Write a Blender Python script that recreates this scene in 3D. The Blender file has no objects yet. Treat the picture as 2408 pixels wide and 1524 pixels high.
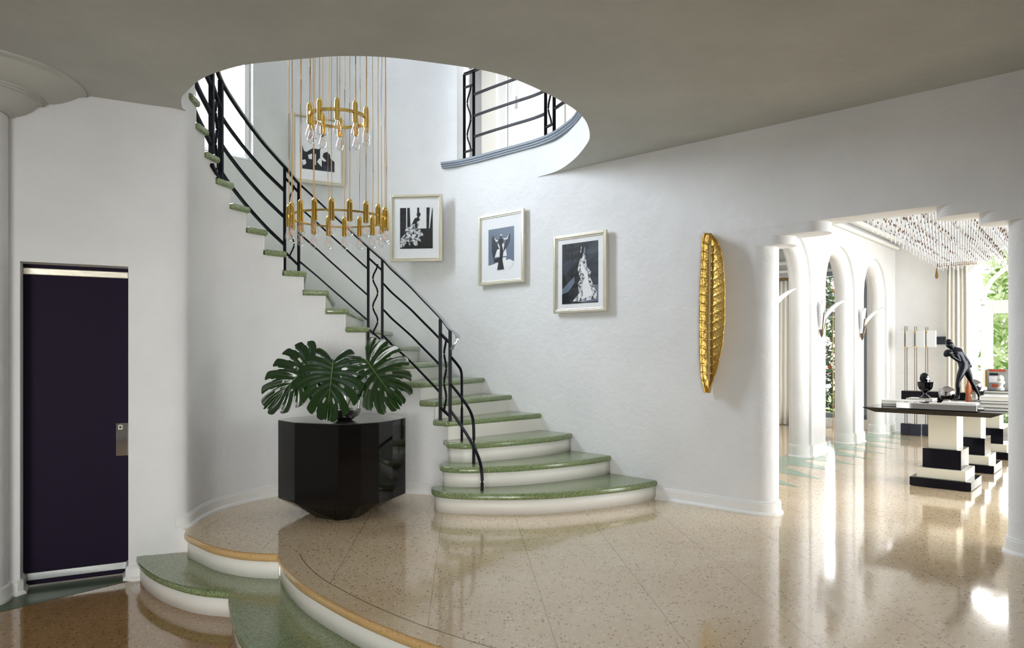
import bpy, bmesh, math, random
from mathutils import Vector, Matrix
random.seed(7)
S = bpy.context.scene
COL = S.collection
PI = math.pi
F = 1700.0; HZ = 830.0; CU = 1204.0; CH = 1.25   # focal length (px), horizon row, centre column, eye height

def at(u, v, z=0.0):
    Y = F*(CH-z)/(v-HZ); return Vector(((u-CU)/F*Y, Y, z))

# ------------------------------------------------------------------ materials
def srgb(r, g, b):
    def c(x):
        x /= 255.0
        return x/12.92 if x <= 0.04045 else ((x+0.055)/1.055)**2.4
    return (c(r), c(g), c(b), 1.0)

class NT:
    def __init__(s, name):
        s.m = bpy.data.materials.new(name); s.m.use_nodes = True
        s.t = s.m.node_tree; s.t.nodes.clear()
        s.out = s.n('ShaderNodeOutputMaterial')
    def n(s, typ, **kw):
        nd = s.t.nodes.new(typ)
        for k, v in kw.items(): setattr(nd, k, v)
        return nd
    def l(s, a, b): s.t.links.new(a, b)
    def math(s, op, a, b=None, c=None):
        nd = s.n('ShaderNodeMath', operation=op)
        for i, x in enumerate((a, b, c)):
            if x is None: continue
            if isinstance(x, (int, float)): nd.inputs[i].default_value = x
            else: s.l(x, nd.inputs[i])
        return nd.outputs[0]
    def mix(s, f, a, b):
        nd = s.n('ShaderNodeMix', data_type='RGBA')
        if isinstance(f, (int, float)): nd.inputs[0].default_value = f
        else: s.l(f, nd.inputs[0])
        for i, x in ((6, a), (7, b)):
            if isinstance(x, tuple): nd.inputs[i].default_value = x
            else: s.l(x, nd.inputs[i])
        return nd.outputs[2]
    def ramp(s, f, pts):
        nd = s.n('ShaderNodeValToRGB'); e = nd.color_ramp.elements
        while len(e) > len(pts): e.remove(e[-1])
        while len(e) < len(pts): e.new(0.5)
        for i, (p, c) in enumerate(pts): e[i].position = p; e[i].color = c
        s.l(f, nd.inputs[0]); return nd.outputs[0]
    def noise(s, scale, detail=3, vec=None, rough=.5):
        nd = s.n('ShaderNodeTexNoise'); nd.inputs['Scale'].default_value = scale
        nd.inputs['Detail'].default_value = detail; nd.inputs['Roughness'].default_value = rough
        if vec is not None: s.l(vec, nd.inputs['Vector'])
        return nd.outputs['Fac']
    def coord(s):
        return s.n('ShaderNodeTexCoord').outputs['Object']
    def bsdf(s, **kw):
        b = s.n('ShaderNodeBsdfPrincipled'); s.l(b.outputs[0], s.out.inputs[0])
        for k, v in kw.items():
            k = k.replace('_', ' ')
            if isinstance(v, (int, float, tuple)): b.inputs[k].default_value = v
            else: s.l(v, b.inputs[k])
        return b
    def bump(s, b, h, strength=.3, dist=.01):
        nd = s.n('ShaderNodeBump'); nd.inputs['Strength'].default_value = strength
        nd.inputs['Distance'].default_value = dist
        s.l(h, nd.inputs['Height']); s.l(nd.outputs[0], b.inputs['Normal'])

def plain(name, col, rough=.5, metal=0.0, bumpk=0, bscale=40, var=.0, **kw):
    t = NT(name); c = t.coord()
    base = col
    if var:
        dark = tuple(x*(1-var) for x in col[:3])+(1,)
        base = t.mix(t.noise(bscale*.3, 3, c), dark, col)
    b = t.bsdf(Base_Color=base, Roughness=rough, Metallic=metal, **kw)
    if bumpk: t.bump(b, t.noise(bscale, 4, c), bumpk)
    return t.m

def plaster(name, col, k=.4, var=.10):
    t = NT(name); c = t.coord()
    big = t.noise(1.3, 5, c, .6); fine = t.noise(9, 6, c, .6)
    a = tuple(x*(1-var) for x in col[:3])+(1,)
    base = t.mix(t.ramp(big, [(.3, (0, 0, 0, 1)), (.7, (1, 1, 1, 1))]), a, col)
    b = t.bsdf(Base_Color=base, Roughness=.55)
    b.inputs['Specular IOR Level'].default_value = .25
    h = t.math('ADD', t.math('MULTIPLY', big, 1.6), t.math('MULTIPLY', fine, .55))
    t.bump(b, h, k, .035)
    return t.m

def terrazzo(name, c0, c1, chipd, chipl, scale=55, pd=.13, rough=.12, grid=None, coat=.5, chip_size=.34, speck=.2):
    t = NT(name); c = t.coord()
    v = t.n('ShaderNodeTexVoronoi'); v.inputs['Scale'].default_value = scale; t.l(c, v.inputs['Vector'])
    warp = t.noise(scale*2.0, 2, c)
    rnd = t.n('ShaderNodeSeparateColor'); t.l(v.outputs['Color'], rnd.inputs[0])
    inside = t.math('LESS_THAN', t.math('ADD', v.outputs['Distance'], t.math('MULTIPLY', warp, .25)), chip_size+.12)
    dark = t.math('MULTIPLY', inside, t.math('LESS_THAN', rnd.outputs[0], pd))
    v2 = t.n('ShaderNodeTexVoronoi'); v2.inputs['Scale'].default_value = scale*1.9; t.l(c, v2.inputs['Vector'])
    r2 = t.n('ShaderNodeSeparateColor'); t.l(v2.outputs['Color'], r2.inputs[0])
    light = t.math('MULTIPLY', t.math('LESS_THAN', v2.outputs['Distance'], .42), t.math('LESS_THAN', r2.outputs[1], speck))
    big = t.noise(1.1, 4, c); base = t.mix(t.ramp(big, [(.35, (0, 0, 0, 1)), (.65, (1, 1, 1, 1))]), c0, c1)
    fine = t.noise(scale*3, 2, c)
    base = t.mix(t.math('MULTIPLY', fine, .25), base, tuple(x*.55 for x in c0[:3])+(1,))
    base = t.mix(t.math('MULTIPLY', light, .75), base, chipl)
    base = t.mix(t.math('MULTIPLY', dark, .85), base, chipd)
    if grid:
        sz, a0, b0, th = grid
        sp = t.n('ShaderNodeSeparateXYZ'); t.l(c, sp.inputs[0])
        co, si = math.cos(th), math.sin(th)
        def line(ax, ay, off, w):
            s_ = t.math('ADD', t.math('MULTIPLY', sp.outputs[0], ax), t.math('MULTIPLY', sp.outputs[1], ay))
            s_ = t.math('DIVIDE', t.math('SUBTRACT', s_, off), sz)
            fr = t.math('ABSOLUTE', t.math('SUBTRACT', t.math('FRACT', t.math('ADD', s_, 100.5)), .5))
            return t.math('LESS_THAN', fr, w)
        la = line(co, si, a0, .0032); lb = line(-si, co, b0, .0022)
        base = t.mix(t.math('MULTIPLY', la, .75), base, tuple(x*.22 for x in c0[:3])+(1,))
        base = t.mix(t.math('MULTIPLY', lb, .42), base, tuple(x*.3 for x in c0[:3])+(1,))
    b = t.bsdf(Base_Color=base, Roughness=rough)
    b.inputs['Coat Weight'].default_value = coat; b.inputs['Coat Roughness'].default_value = .06
    t.bump(b, t.noise(5, 3, c), .05, .01)
    return t.m

def glass(name, tint=(1, 1, 1, 1), refl=.12, edge=.6):
    t = NT(name)
    tr = t.n('ShaderNodeBsdfTransparent'); tr.inputs[0].default_value = tint
    gl = t.n('ShaderNodeBsdfGlossy'); gl.inputs['Roughness'].default_value = .03
    lw = t.n('ShaderNodeLayerWeight'); lw.inputs[0].default_value = .35
    f = t.math('ADD', t.math('MULTIPLY', lw.outputs['Facing'], edge), refl*.5)
    mx = t.n('ShaderNodeMixShader'); t.l(f, mx.inputs[0]); t.l(tr.outputs[0], mx.inputs[1]); t.l(gl.outputs[0], mx.inputs[2])
    t.l(mx.outputs[0], t.out.inputs[0]); return t.m

M = {}
M['plaster'] = plaster('wall_plaster', (.79, .795, .79, 1))
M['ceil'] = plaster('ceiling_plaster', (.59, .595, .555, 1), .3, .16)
M['trim'] = plain('painted_trim', (.80, .80, .775, 1), .35, bumpk=.1, bscale=14)
M['riserw'] = plain('painted_riser', (.80, .78, .72, 1), .45, bumpk=.15, bscale=14, var=.06)
TH = math.radians(3.85)
BE0, BE1 = srgb(224, 202, 168), srgb(212, 186, 148)
M['floor'] = terrazzo('beige_terrazzo', BE0, BE1, srgb(128, 74, 38), srgb(250, 244, 234), 56, .20, .10, (.559, .397, 4.115, TH))
M['floorlow'] = terrazzo('brown_terrazzo', srgb(172, 136, 88), srgb(158, 122, 76), srgb(110, 52, 22), srgb(228, 200, 160), 56, .22, .10, (.585, -1.83, 4.39, TH), speck=.08)
M['floorband'] = terrazzo('beige_terrazzo_border', BE0, BE1, srgb(150, 92, 45), srgb(242, 232, 214), 62, .10, .12)
M['nosing'] = terrazzo('honey_terrazzo_nosing', srgb(208, 172, 118), srgb(196, 158, 102), srgb(160, 110, 60), srgb(232, 206, 160), 90, .08, .16, speck=.1)
GR0, GR1 = srgb(132, 148, 104), srgb(114, 130, 84)
M['green'] = terrazzo('green_terrazzo', GR0, GR1, srgb(40, 48, 38), srgb(196, 208, 176), 95, .34, .22, coat=.3, chip_size=.34, speck=.22)
M['greenlow'] = terrazzo('dark_green_terrazzo', srgb(72, 92, 58), srgb(62, 80, 50), srgb(25, 35, 20), srgb(100, 120, 84), 130, .2, .4, speck=.1, coat=.1)
M['greeninlay'] = plain('pale_green_inlay', srgb(150, 178, 158), .1, var=.08)
M['black'] = plain('black_iron', (.003, .003, .007, 1), .4, Specular_IOR_Level=.12)
M['steel'] = plain('brushed_steel', (.55, .56, .58, 1), .28, 1.0, bumpk=.05, bscale=60)
M['chrome'] = plain('mirror_chrome', (.75, .75, .76, 1), .05, 1.0)
M['darkchrome'] = plain('smoked_silver', (.30, .29, .29, 1), .06, 1.0)
M['lacquer'] = plain('black_lacquer', (.0025, .002, .002, 1), .07, Specular_IOR_Level=.35)
t_ = NT('black_lacquer_top'); c_ = t_.coord()
sp_ = t_.n('ShaderNodeTexBrick'); sp_.inputs['Scale'].default_value = 1.0
sp_.inputs['Brick Width'].default_value = .26; sp_.inputs['Row Height'].default_value = .13; sp_.inputs['Mortar Size'].default_value = .002
sp_.inputs['Color1'].default_value = (.03, .028, .026, 1); sp_.inputs['Color2'].default_value = (.03, .028, .026, 1); sp_.inputs['Mortar'].default_value = (.001, .001, .001, 1)
t_.l(c_, sp_.inputs['Vector']); b_ = t_.bsdf(Base_Color=sp_.outputs[0], Roughness=.17); b_.inputs['Coat Weight'].default_value = 1; b_.inputs['Coat Roughness'].default_value = .12
M['lacquertop'] = t_.m
M['door'] = plain('aubergine_lacquer', srgb(30, 20, 42), .6, var=.1, bscale=10, Specular_IOR_Level=.12)
M['brass'] = plain('polished_brass', srgb(212, 176, 92), .2, 1.0)
M['brassd'] = plain('aged_brass', srgb(150, 120, 70), .3, 1.0)
M['cord'] = plain('tan_fabric_cord', srgb(205, 168, 112), .7)
M['gold'] = plain('gold_leaf', srgb(226, 188, 104), .34, 1.0, bumpk=.5, bscale=45, var=.3)
M['ivory'] = plain('ivory_spine', srgb(190, 180, 150), .5)
M['glass'] = glass('clear_glass')
M['bulb'] = glass('bulb_glass', (.97, .97, .97, 1), .05, .5)
M['pane'] = glass('window_pane', (1, 1, 1, 1), .02, .12)
t_ = NT('filament'); e_ = t_.n('ShaderNodeEmission'); e_.inputs[0].default_value = (1, .55, .35, 1); e_.inputs[1].default_value = .7; t_.l(e_.outputs[0], t_.out.inputs[0]); M['filament'] = t_.m
t_ = NT('monstera_leaf'); c_ = t_.coord()
b_ = t_.bsdf(Base_Color=t_.mix(t_.noise(6, 3, c_), srgb(10, 30, 7), srgb(28, 62, 13)), Roughness=.25); b_.inputs['Coat Weight'].default_value = .25
t_.bump(b_, t_.noise(14, 3, c_), .2); M['leaf'] = t_.m
M['stem'] = plain('leaf_stem', srgb(96, 128, 52), .4)
M['silverframe'] = plain('silver_gilt', srgb(226, 220, 200), .3, .55, bumpk=.1, bscale=30, var=.12)
M['mat'] = plain('picture_mat', (.86, .87, .88, 1), .6)
M['bronze'] = plain('dark_bronze', (.012, .014, .018, 1), .18, .7)
M['cream'] = plain('cream_lacquer', srgb(230, 226, 208), .3, bumpk=.05, bscale=6, var=.08)
M['pewter'] = plain('pewter', srgb(96, 84, 66), .35, .8)
M['silver'] = plain('bright_silver', (.62, .61, .60, 1), .08, 1.0)
M['satin'] = plain('satin_nickel', (.30, .31, .30, 1), .22, 1.0)
M['navy'] = plain('navy_block', srgb(20, 24, 48), .35)
M['sheer'] = plain('cream_curtain', srgb(240, 238, 230), .8, Sheen_Weight=.3)
M['frost'] = plain('frosted_glass', (.9, .92, .94, 1), .35, Transmission_Weight=.35)
M['white'] = plain('white_paint', (.82, .82, .81, 1), .4)
M['marble'] = plain('white_marble', (.8, .78, .72, 1), .3, bumpk=.2, bscale=30, var=.1)
M['terra'] = plain('terracotta', srgb(176, 100, 56), .6, bumpk=.3, bscale=60)
M['page'] = plain('book_pages', srgb(222, 220, 210), .7)
M['coverd'] = plain('dark_book_cover', srgb(40, 40, 52), .4)
M['coverg'] = plain('grey_book_cover', srgb(150, 152, 150), .4)
M['coverw'] = plain('white_book_cover', srgb(232, 232, 232), .35)
M['coverr'] = plain('rust_cover', srgb(186, 84, 48), .4)
M['stonebox'] = plain('dark_stone', (.006, .006, .010, 1), .12, Specular_IOR_Level=.15)
M['smoke'] = plain('smoked_glass_top', (.008, .008, .010, 1), .06, Specular_IOR_Level=.3)
M['moulding'] = plain('grey_blue_moulding', srgb(122, 132, 142), .5)
M['bead'] = plain('amber_bead', srgb(110, 78, 56), .2)
M['ink'] = plain('ink_black', (.006, .007, .012, 1), .35)
M['inkmid'] = plain('ink_grey', srgb(104, 118, 138), .35)
M['inkdark'] = plain('ink_slate', srgb(44, 50, 66), .35)
M['paper'] = plain('paper_white', (.85, .86, .87, 1), .5)
t_ = NT('feather_print'); c_ = t_.coord(); nn_ = t_.noise(38, 4, c_, .7)
t_.bsdf(Base_Color=t_.ramp(nn_, [(.42, (.01, .011, .018, 1)), (.55, (.82, .84, .86, 1))]), Roughness=.4); M['feather'] = t_.m
for nm, ca, cb in (('hedgea', srgb(70, 120, 60), srgb(170, 200, 100)), ('hedgeb', srgb(20, 60, 55), srgb(120, 150, 110)), ('hedgeoverexposed', srgb(190, 214, 140), srgb(240, 246, 214))):  # palest hedge tones carry overexposed garden light in the colour
    t_ = NT(nm); c_ = t_.coord(); t_.bsdf(Base_Color=t_.mix(t_.noise(9, 2, c_), ca, cb), Roughness=.35); M[nm] = t_.m
M['rust'] = plain('rust_leaf', srgb(170, 80, 40), .5)
M['lawn'] = plain('lawn', srgb(120, 150, 80), .8, var=.3, bscale=10)

# ------------------------------------------------------------------ mesh helpers
class MB:
    def __init__(s): s.v = []; s.f = []; s.mi = []; s.mats = []
    def m(s, mat):
        if mat not in s.mats: s.mats.append(mat)
        return s.mats.index(mat)
    def add(s, vs, fs, mat=None):
        o = len(s.v); s.v += [Vector(v) for v in vs]
        i = s.m(mat) if mat else 0
        for f in fs: s.f.append([o+k for k in f]); s.mi.append(i)
        return s
    def box(s, c, d, ax=None, mat=None):
        """centre c, full sizes d, ax: (x axis, y axis, z axis)"""
        ax = ax or (Vector((1, 0, 0)), Vector((0, 1, 0)), Vector((0, 0, 1)))
        c = Vector(c); vs = []
        for i in (-.5, .5):
            for j in (-.5, .5):
                for k in (-.5, .5): vs.append(c+ax[0]*d[0]*i+ax[1]*d[1]*j+ax[2]*d[2]*k)
        return s.add(vs, [(0, 1, 3, 2), (4, 6, 7, 5), (0, 4, 5, 1), (2, 3, 7, 6), (0, 2, 6, 4), (1, 5, 7, 3)], mat)
    def prism(s, poly, z0, z1, mat=None, caps=True):
        n = len(poly)
        vs = [(p[0], p[1], z0) for p in poly]+[(p[0], p[1], z1) for p in poly]
        fs = [(i, (i+1) % n, n+(i+1) % n, n+i) for i in range(n)]
        if caps: fs += [tuple(range(n-1, -1, -1)), tuple(range(n, 2*n))]
        return s.add(vs, fs, mat)
    def tube(s, pts, r, n=8, mat=None, closed=False, ry=None, up=Vector((0, 0, 1))):
        pts = [Vector(p) for p in pts]; N = len(pts); rings = []
        rr = r if isinstance(r, (list, tuple)) else [r]*N
        px = None
        for i, p in enumerate(pts):
            if closed: d = pts[(i+1) % N]-pts[i-1]
            else: d = pts[min(i+1, N-1)]-pts[max(i-1, 0)]
            d.normalize()
            x = d.cross(up)
            if x.length < 1e-3: x = px if px is not None else Vector((1, 0, 0))
            x = (x-d*x.dot(d)).normalized(); px = x
            y = x.cross(d).normalized()
            rings.append([p+x*rr[i]*math.cos(2*PI*k/n+PI/n)+y*(ry if ry else rr[i])*math.sin(2*PI*k/n+PI/n) for k in range(n)])
        vs = [v for R in rings for v in R]; fs = []
        for i in range(N if closed else N-1):
            a = i*n; b = ((i+1) % N)*n
            for k in range(n): fs.append((a+k, a+(k+1) % n, b+(k+1) % n, b+k))
        if not closed: fs += [tuple(range(n-1, -1, -1)), tuple(range((N-1)*n, N*n))]
        return s.add(vs, fs, mat)
    def lathe(s, prof, c, n=24, mat=None, a0=0, a1=2*PI, ax=None):
        c = Vector(c); full = abs(a1-a0-2*PI) < 1e-6; m_ = n if full else n+1; vs = []
        ax = ax or (Vector((1, 0, 0)), Vector((0, 1, 0)), Vector((0, 0, 1)))
        for r, z in prof:
            for k in range(m_):
                a = a0+(a1-a0)*k/n; vs.append(c+ax[0]*r*math.cos(a)+ax[1]*r*math.sin(a)+ax[2]*z)
        fs = []
        for i in range(len(prof)-1):
            for k in range(n):
                k2 = (k+1) % m_
                fs.append((i*m_+k, i*m_+k2, (i+1)*m_+k2, (i+1)*m_+k))
        return s.add(vs, fs, mat)
    def sphere(s, c, r, n=20, mat=None, sz=1.0):
        prof = [(max(r*math.sin(PI*i/(n//2)), 1e-5), -r*sz*math.cos(PI*i/(n//2))) for i in range(n//2+1)]
        return s.lathe(prof, c, n, mat)
    def ribbon(s, path, z0, z1, mat=None):
        n = len(path)
        f0 = z0 if callable(z0) else (lambda i: z0); f1 = z1 if callable(z1) else (lambda i: z1)
        vs = [(p[0], p[1], f0(i)) for i, p in enumerate(path)]+[(p[0], p[1], f1(i)) for i, p in enumerate(path)]
        return s.add(vs, [(i, i+1, n+i+1, n+i) for i in range(n-1)], mat)
    def build(s, name, mat=None, parent=None, smooth=False, loc=None, bevel=0, solid=0, angle=40, bseg=2, weld=False):
        me = bpy.data.meshes.new(name)
        org = Vector(loc) if loc is not None else (sum(s.v, Vector())/max(len(s.v), 1) if parent is None else Vector((0, 0, 0)))
        if parent is not None and loc is None: org = parent_origin(parent)
        me.from_pydata([tuple(v-org) for v in s.v], [], s.f)
        mats = s.mats if s.mats else [mat]
        if mat and not s.mats: mats = [mat]
        for m_ in mats: me.materials.append(m_ if not isinstance(m_, str) else M[m_])
        if s.mats:
            for p, i in zip(me.polygons, s.mi): p.material_index = i
        bm = bmesh.new(); bm.from_mesh(me)
        if weld: bmesh.ops.remove_doubles(bm, verts=bm.verts, dist=1e-5)
        bmesh.ops.recalc_face_normals(bm, faces=bm.faces); bm.to_mesh(me); bm.free()
        o = bpy.data.objects.new(name, me); COL.objects.link(o)
        if parent is not None:
            o.parent = parent; o.location = org-world_loc(parent)
        else: o.location = org
        if smooth:
            for p in me.polygons: p.use_smooth = True
            try:
                me.set_sharp_from_angle(angle=math.radians(angle))
            except Exception: pass
        if solid:
            md = o.modifiers.new('thick', 'SOLIDIFY'); md.thickness = abs(solid); md.offset = 1 if solid > 0 else -1
        if bevel:
            md = o.modifiers.new('bevel', 'BEVEL'); md.width = bevel; md.segments = bseg; md.limit_method = 'ANGLE'; md.angle_limit = math.radians(35)
        return o

def world_loc(o):
    l = o.location.copy()
    while o.parent: o = o.parent; l = l+o.location
    return l
def parent_origin(p): return world_loc(p)

def tag(o, label=None, cat=None, group=None, kind=None):
    if label: o['label'] = label
    if cat: o['category'] = cat
    if group: o['group'] = group
    if kind: o['kind'] = kind
    return o
def thing(name, label, cat, loc, group=None):
    o = bpy.data.objects.new(name, None); COL.objects.link(o); o.location = loc; o.empty_display_size = .05
    return tag(o, label, cat, group)
def struct(o): o['kind'] = 'structure'; return o

def V2(*a): return [Vector((x, y)) for x, y in a]
def spline(pts, n=8, closed=False):
    pts = [Vector(p) for p in pts]; N = len(pts); out = []
    rng = range(N if closed else N-1)
    for i in rng:
        p1, p2 = pts[i], pts[(i+1) % N]
        p0 = pts[i-1] if (i > 0 or closed) else p1*2-p2
        p3 = pts[(i+2) % N] if (i+2 < N or closed) else p2*2-p1
        for k in range(n):
            t = k/n
            out.append(.5*((2*p1)+(p2-p0)*t+(2*p0-5*p1+4*p2-p3)*t*t+(3*p1-p0-3*p2+p3)*t**3))
    if not closed: out.append(pts[-1])
    return out
def offset(path, d):
    """shift to the left of travel by d"""
    out = []; N = len(path)
    for i in range(N):
        a = path[max(i-1, 0)]; b = path[min(i+1, N-1)]
        t = (b-a).normalized(); out.append(Vector((path[i][0]-t[1]*d, path[i][1]+t[0]*d)))
    return out
def ngon(name, poly, z, mat, parent=None, flip=False, extra=None):
    me = bpy.data.meshes.new(name); bm = bmesh.new()
    vs = [bm.verts.new((p[0], p[1], z)) for p in poly]
    es = [bm.edges.new((vs[i], vs[(i+1) % len(vs)])) for i in range(len(vs))]
    bmesh.ops.triangle_fill(bm, use_beauty=True, use_dissolve=False, edges=es)
    for f in bm.faces:
        if (f.normal.z < 0) != flip: f.normal_flip()
    bm.to_mesh(me); bm.free(); me.materials.append(M[mat])
    o = bpy.data.objects.new(name, me); COL.objects.link(o)
    if parent: o.parent = parent; o.location = -world_loc(parent)
    return o

# ------------------------------------------------------------------ plan of the house
ZC = 2.98; ZU = 3.34; ZL = -.32; ZG = -.16; RZ = .165
D = Vector((.7266, -.687)); NRM = Vector((.687, .7266)); P0 = Vector((1.844, 5.62))      # gallery wall direction / outward normal
E = Vector((.661, .750)); PP = Vector((.75, -.661)); F0 = Vector((3.58, 8.64))            # arcade wall direction / normal
def WL(s, off=0): return P0+D*s+NRM*off
def AR(s, w=0): return F0+E*s+PP*w

door_dir = Vector((.88, .475)).normalized(); door_nrm = Vector((-door_dir.y, door_dir.x))
DA = Vector((-3.19, 4.688)); DB = Vector((-2.644, 4.983))

inner = spline(V2((-.60, 5.74), (-.545, 5.90), (-.515, 6.08), (-.56, 6.28), (-.69, 6.38), (-.82, 6.43), (-.98, 6.465), (-1.15, 6.49), (-1.32, 6.51), (-1.5, 6.52),
                  (-1.68, 6.51), (-1.87, 6.46), (-2.02, 6.36), (-2.14, 6.22), (-2.23, 6.06), (-2.30, 5.89), (-2.345, 5.72), (-2.36, 5.55), (-2.355, 5.38), (-2.335, 5.22)), 4)
well_corner = spline(V2((-2.352, 5.36), (-2.336, 5.24), (-2.345, 5.165), (-2.40, 5.108), (-2.50, 5.060)), 5)
outer_right = [WL(0), Vector((.243, 7.12)), Vector((-.05, 7.405)), Vector((-.35, 7.70)), Vector((-.60, 7.90))]
outer_back = spline(V2((-.60, 7.90), (-.753, 7.975), (-1.0, 8.03), (-1.4, 8.055), (-1.84, 8.01), (-2.36, 7.745), (-2.66, 7.50)), 6)
win_a = Vector((-2.66, 7.50)); win_b = Vector((-3.43, 6.58))
outer_left = spline(V2((-3.43, 6.58), (-3.62, 6.25), (-3.72, 5.8), (-3.74, 5.2), (-3.74, 3.0)), 5)

edge = [(-2.304, 5.10), (-2.25, 4.99), (-2.141, 4.873), (-1.954, 4.692), (-1.789, 4.583), (-1.664, 4.53), (-1.536, 4.503), (-1.458, 4.498)]
edge1 = spline(V2(*edge), 4)
edge2 = spline(V2((-1.458, 4.498), (-1.408, 4.391), (-1.305, 4.185), (-1.153, 3.939), (-.981, 3.723), (-.783, 3.50), (-.596, 3.316), (-.415, 3.16), (-.1, 2.93), (.3, 2.70), (.9, 2.45), (1.7, 2.25), (2.8, 2.1), (4.6, 2.0)), 5)
plat = edge1+edge2[1:]
g1 = spline(V2((-2.60, 5.005), (-2.56, 4.94), (-2.50, 4.85), (-2.393, 4.72), (-2.235, 4.56), (-2.074, 4.435), (-1.94, 4.352), (-1.822, 4.305), (-1.717, 4.28), (-1.665, 4.268)), 3)
g2 = spline(V2((-1.665, 4.268), (-1.629, 4.157), (-1.556, 3.989), (-1.469, 3.81), (-1.402, 3.679), (-1.329, 3.552), (-1.15, 3.32), (-.93, 3.10), (-.62, 2.85), (-.2, 2.56), (.3, 2.36), (.9, 2.14), (1.7, 1.94), (2.8, 1.8), (4.6, 1.7)), 5)
green = g1+g2[1:]

# ------------------------------------------------------------------ floors
far = [AR(3.8, 5.2), AR(3.8, -3.4), AR(-4.2, -3.4)]
up_poly = plat+V2((5.4, 2.0))+[AR(-4.6, 5.2)]+far+V2((-.9, 9.2), (-4.2, 7.8), (-4.2, 5.6), (-2.45, 5.2))
struct(ngon('floor', up_poly, 0, 'floor'))
ngl = struct(ngon('floor_entry', V2((-4.6, 5.4), (-4.6, -3.2), (5.8, -3.2), (5.8, 2.6), (-.6, 3.4), (-1.2, 4.4), (-2.3, 5.4)), ZL, 'floorlow'))
tri = [Vector((-3.9, 4.0)), Vector((-3.3, 4.12)), Vector((-3.04, 4.448)), Vector((-2.62, 4.985)), Vector((-2.75, 5.25)), Vector((-3.6, 4.9))]
struct(ngon('trim_threshold', tri, ZL+.0015, 'greenlow'))

# border band round the platform plus the thin joint line
def band(path, d0, d1, z, mat, name):
    a = offset(path, d0); b = offset(path, d1); m = MB(); n = len(a)
    m.add([(p[0], p[1], z) for p in a]+[(p[0], p[1], z) for p in b], [(i, i+1, n+i+1, n+i) for i in range(n-1)])
    return struct(m.build(name, mat, loc=(0, 0, 0)))
band(edge2, .0, .12, .0012, 'floorband', 'trim_1'); band(edge1, .0, .10, .0010, 'floorband', 'trim_2')
band(edge2[3:], .118, .1215, .0016, 'ink', 'trim_3'); band(edge1[2:-2], .099, .101, .0016, 'inkdark', 'trim_4')

def nose(path, z, r, mat, name, back=.10):
    """rounded nosing slab following a path (outside on the right of travel)"""
    prof = [(back, 0), (0, 0)]+[(-r*math.sin(a), -r+r*math.cos(a)) for a in (PI/6, PI/3, PI/2, 2*PI/3, 5*PI/6)]+[(0, -2*r), (back, -2*r)]
    rows = [offset(path, d) for d, _ in prof]; m = MB(); n = len(path); K = len(prof)
    vs = [(rows[k][i][0], rows[k][i][1], z+prof[k][1]) for k in range(K) for i in range(n)]
    m.add(vs, [(k*n+i, k*n+i+1, (k+1)*n+i+1, (k+1)*n+i) for k in range(K-1) for i in range(n-1)])
    return struct(m.build(name, mat, smooth=True, loc=(0, 0, 0), angle=50))
pe1 = offset(edge1, .02); pe2 = offset(edge2, .02)
nose(pe1, .0006, .029, 'nosing', 'trim_5', .03); nose(pe2, .0005, .029, 'nosing', 'trim_6', .03)
m = MB(); m.ribbon(offset(edge1, .035), ZG, -.04); m.ribbon(offset(edge2, .035), ZG, -.04)
struct(m.build('trim_7', 'riserw', smooth=True, solid=-.02, loc=(0, 0, 0)))
gp = green+V2((4.6, 2.4))+list(reversed(offset(plat, .08)))
struct(ngon('floor_step', gp, ZG, 'green'))
nose(offset(g1, .022), ZG+.0006, .026, 'green', 'trim_8', .05); nose(offset(g2, .022), ZG+.0004, .026, 'green', 'trim_9', .05)
m = MB(); m.ribbon(offset(g1, .04), ZL, ZG-.04); m.ribbon(offset(g2, .04), ZL, ZG-.04)
struct(m.build('trim_10', 'riserw', smooth=True, solid=-.02, loc=(0, 0, 0)))

# green saw-tooth inlay along the arcade
m = MB()
m.add([(*AR(-2.9, -.30), .0012), (*AR(3.8, -.30), .0012), (*AR(3.8, .02), .0012), (*AR(-2.9, .02), .0012)], [(0, 1, 2, 3)])
for k in range(-4, 7):
    s0 = k*.59-.16
    m.add([(*AR(s0, .02), .0012), (*AR(s0+.42, .02), .0012), (*AR(s0-.12, .60), .0012)], [(0, 1, 2)])
struct(m.build('trim_11', 'greeninlay', loc=(0, 0, 0)))

# ------------------------------------------------------------------ walls
WT = .26
def wallrib(name, path, z0, z1, th=.12, mat='plaster', smooth=True):
    m = MB(); m.ribbon(path, z0, z1)
    me = [ (p[0], p[1]) for p in path ]
    o = offset([Vector(p) for p in path], th); n = len(path)
    m = MB()
    f1 = z1 if callable(z1) else (lambda i: z1)
    f0 = z0 if callable(z0) else (lambda i: z0)
    vs = [(p[0], p[1], f0(i)) for i, p in enumerate(path)]+[(p[0], p[1], f1(i)) for i, p in enumerate(path)]
    vs += [(p[0], p[1], f0(i)) for i, p in enumerate(o)]+[(p[0], p[1], f1(i)) for i, p in enumerate(o)]
    fs = []
    for i in range(n-1):
        fs += [(i, i+1, n+i+1, n+i), (2*n+i, 3*n+i, 3*n+i+1, 2*n+i+1), (n+i, n+i+1, 3*n+i+1, 3*n+i), (i, 2*n+i, 2*n+i+1, i+1)]
    fs += [(0, n, 3*n, 2*n), (n-1, 3*n-1, 4*n-1, 2*n-1)]
    m.add(vs, fs)
    return struct(m.build(name, mat, smooth=smooth, loc=(0, 0, 0), angle=30))

# stair well: wall behind the pictures (curved), rising two storeys; low part on the right under the gallery
ob = list(outer_back)
wallrib('wall_stairwell', list(reversed([WL(-.5), Vector((.243, 7.12)), Vector((-.05, 7.405)), Vector((-.35, 7.70)), Vector((-.60, 7.90)), ob[3], ob[6]])), 0, ZU-.05, .14)
wallrib('wall_back', list(reversed(ob)), 0, 6.2, .14)
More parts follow.
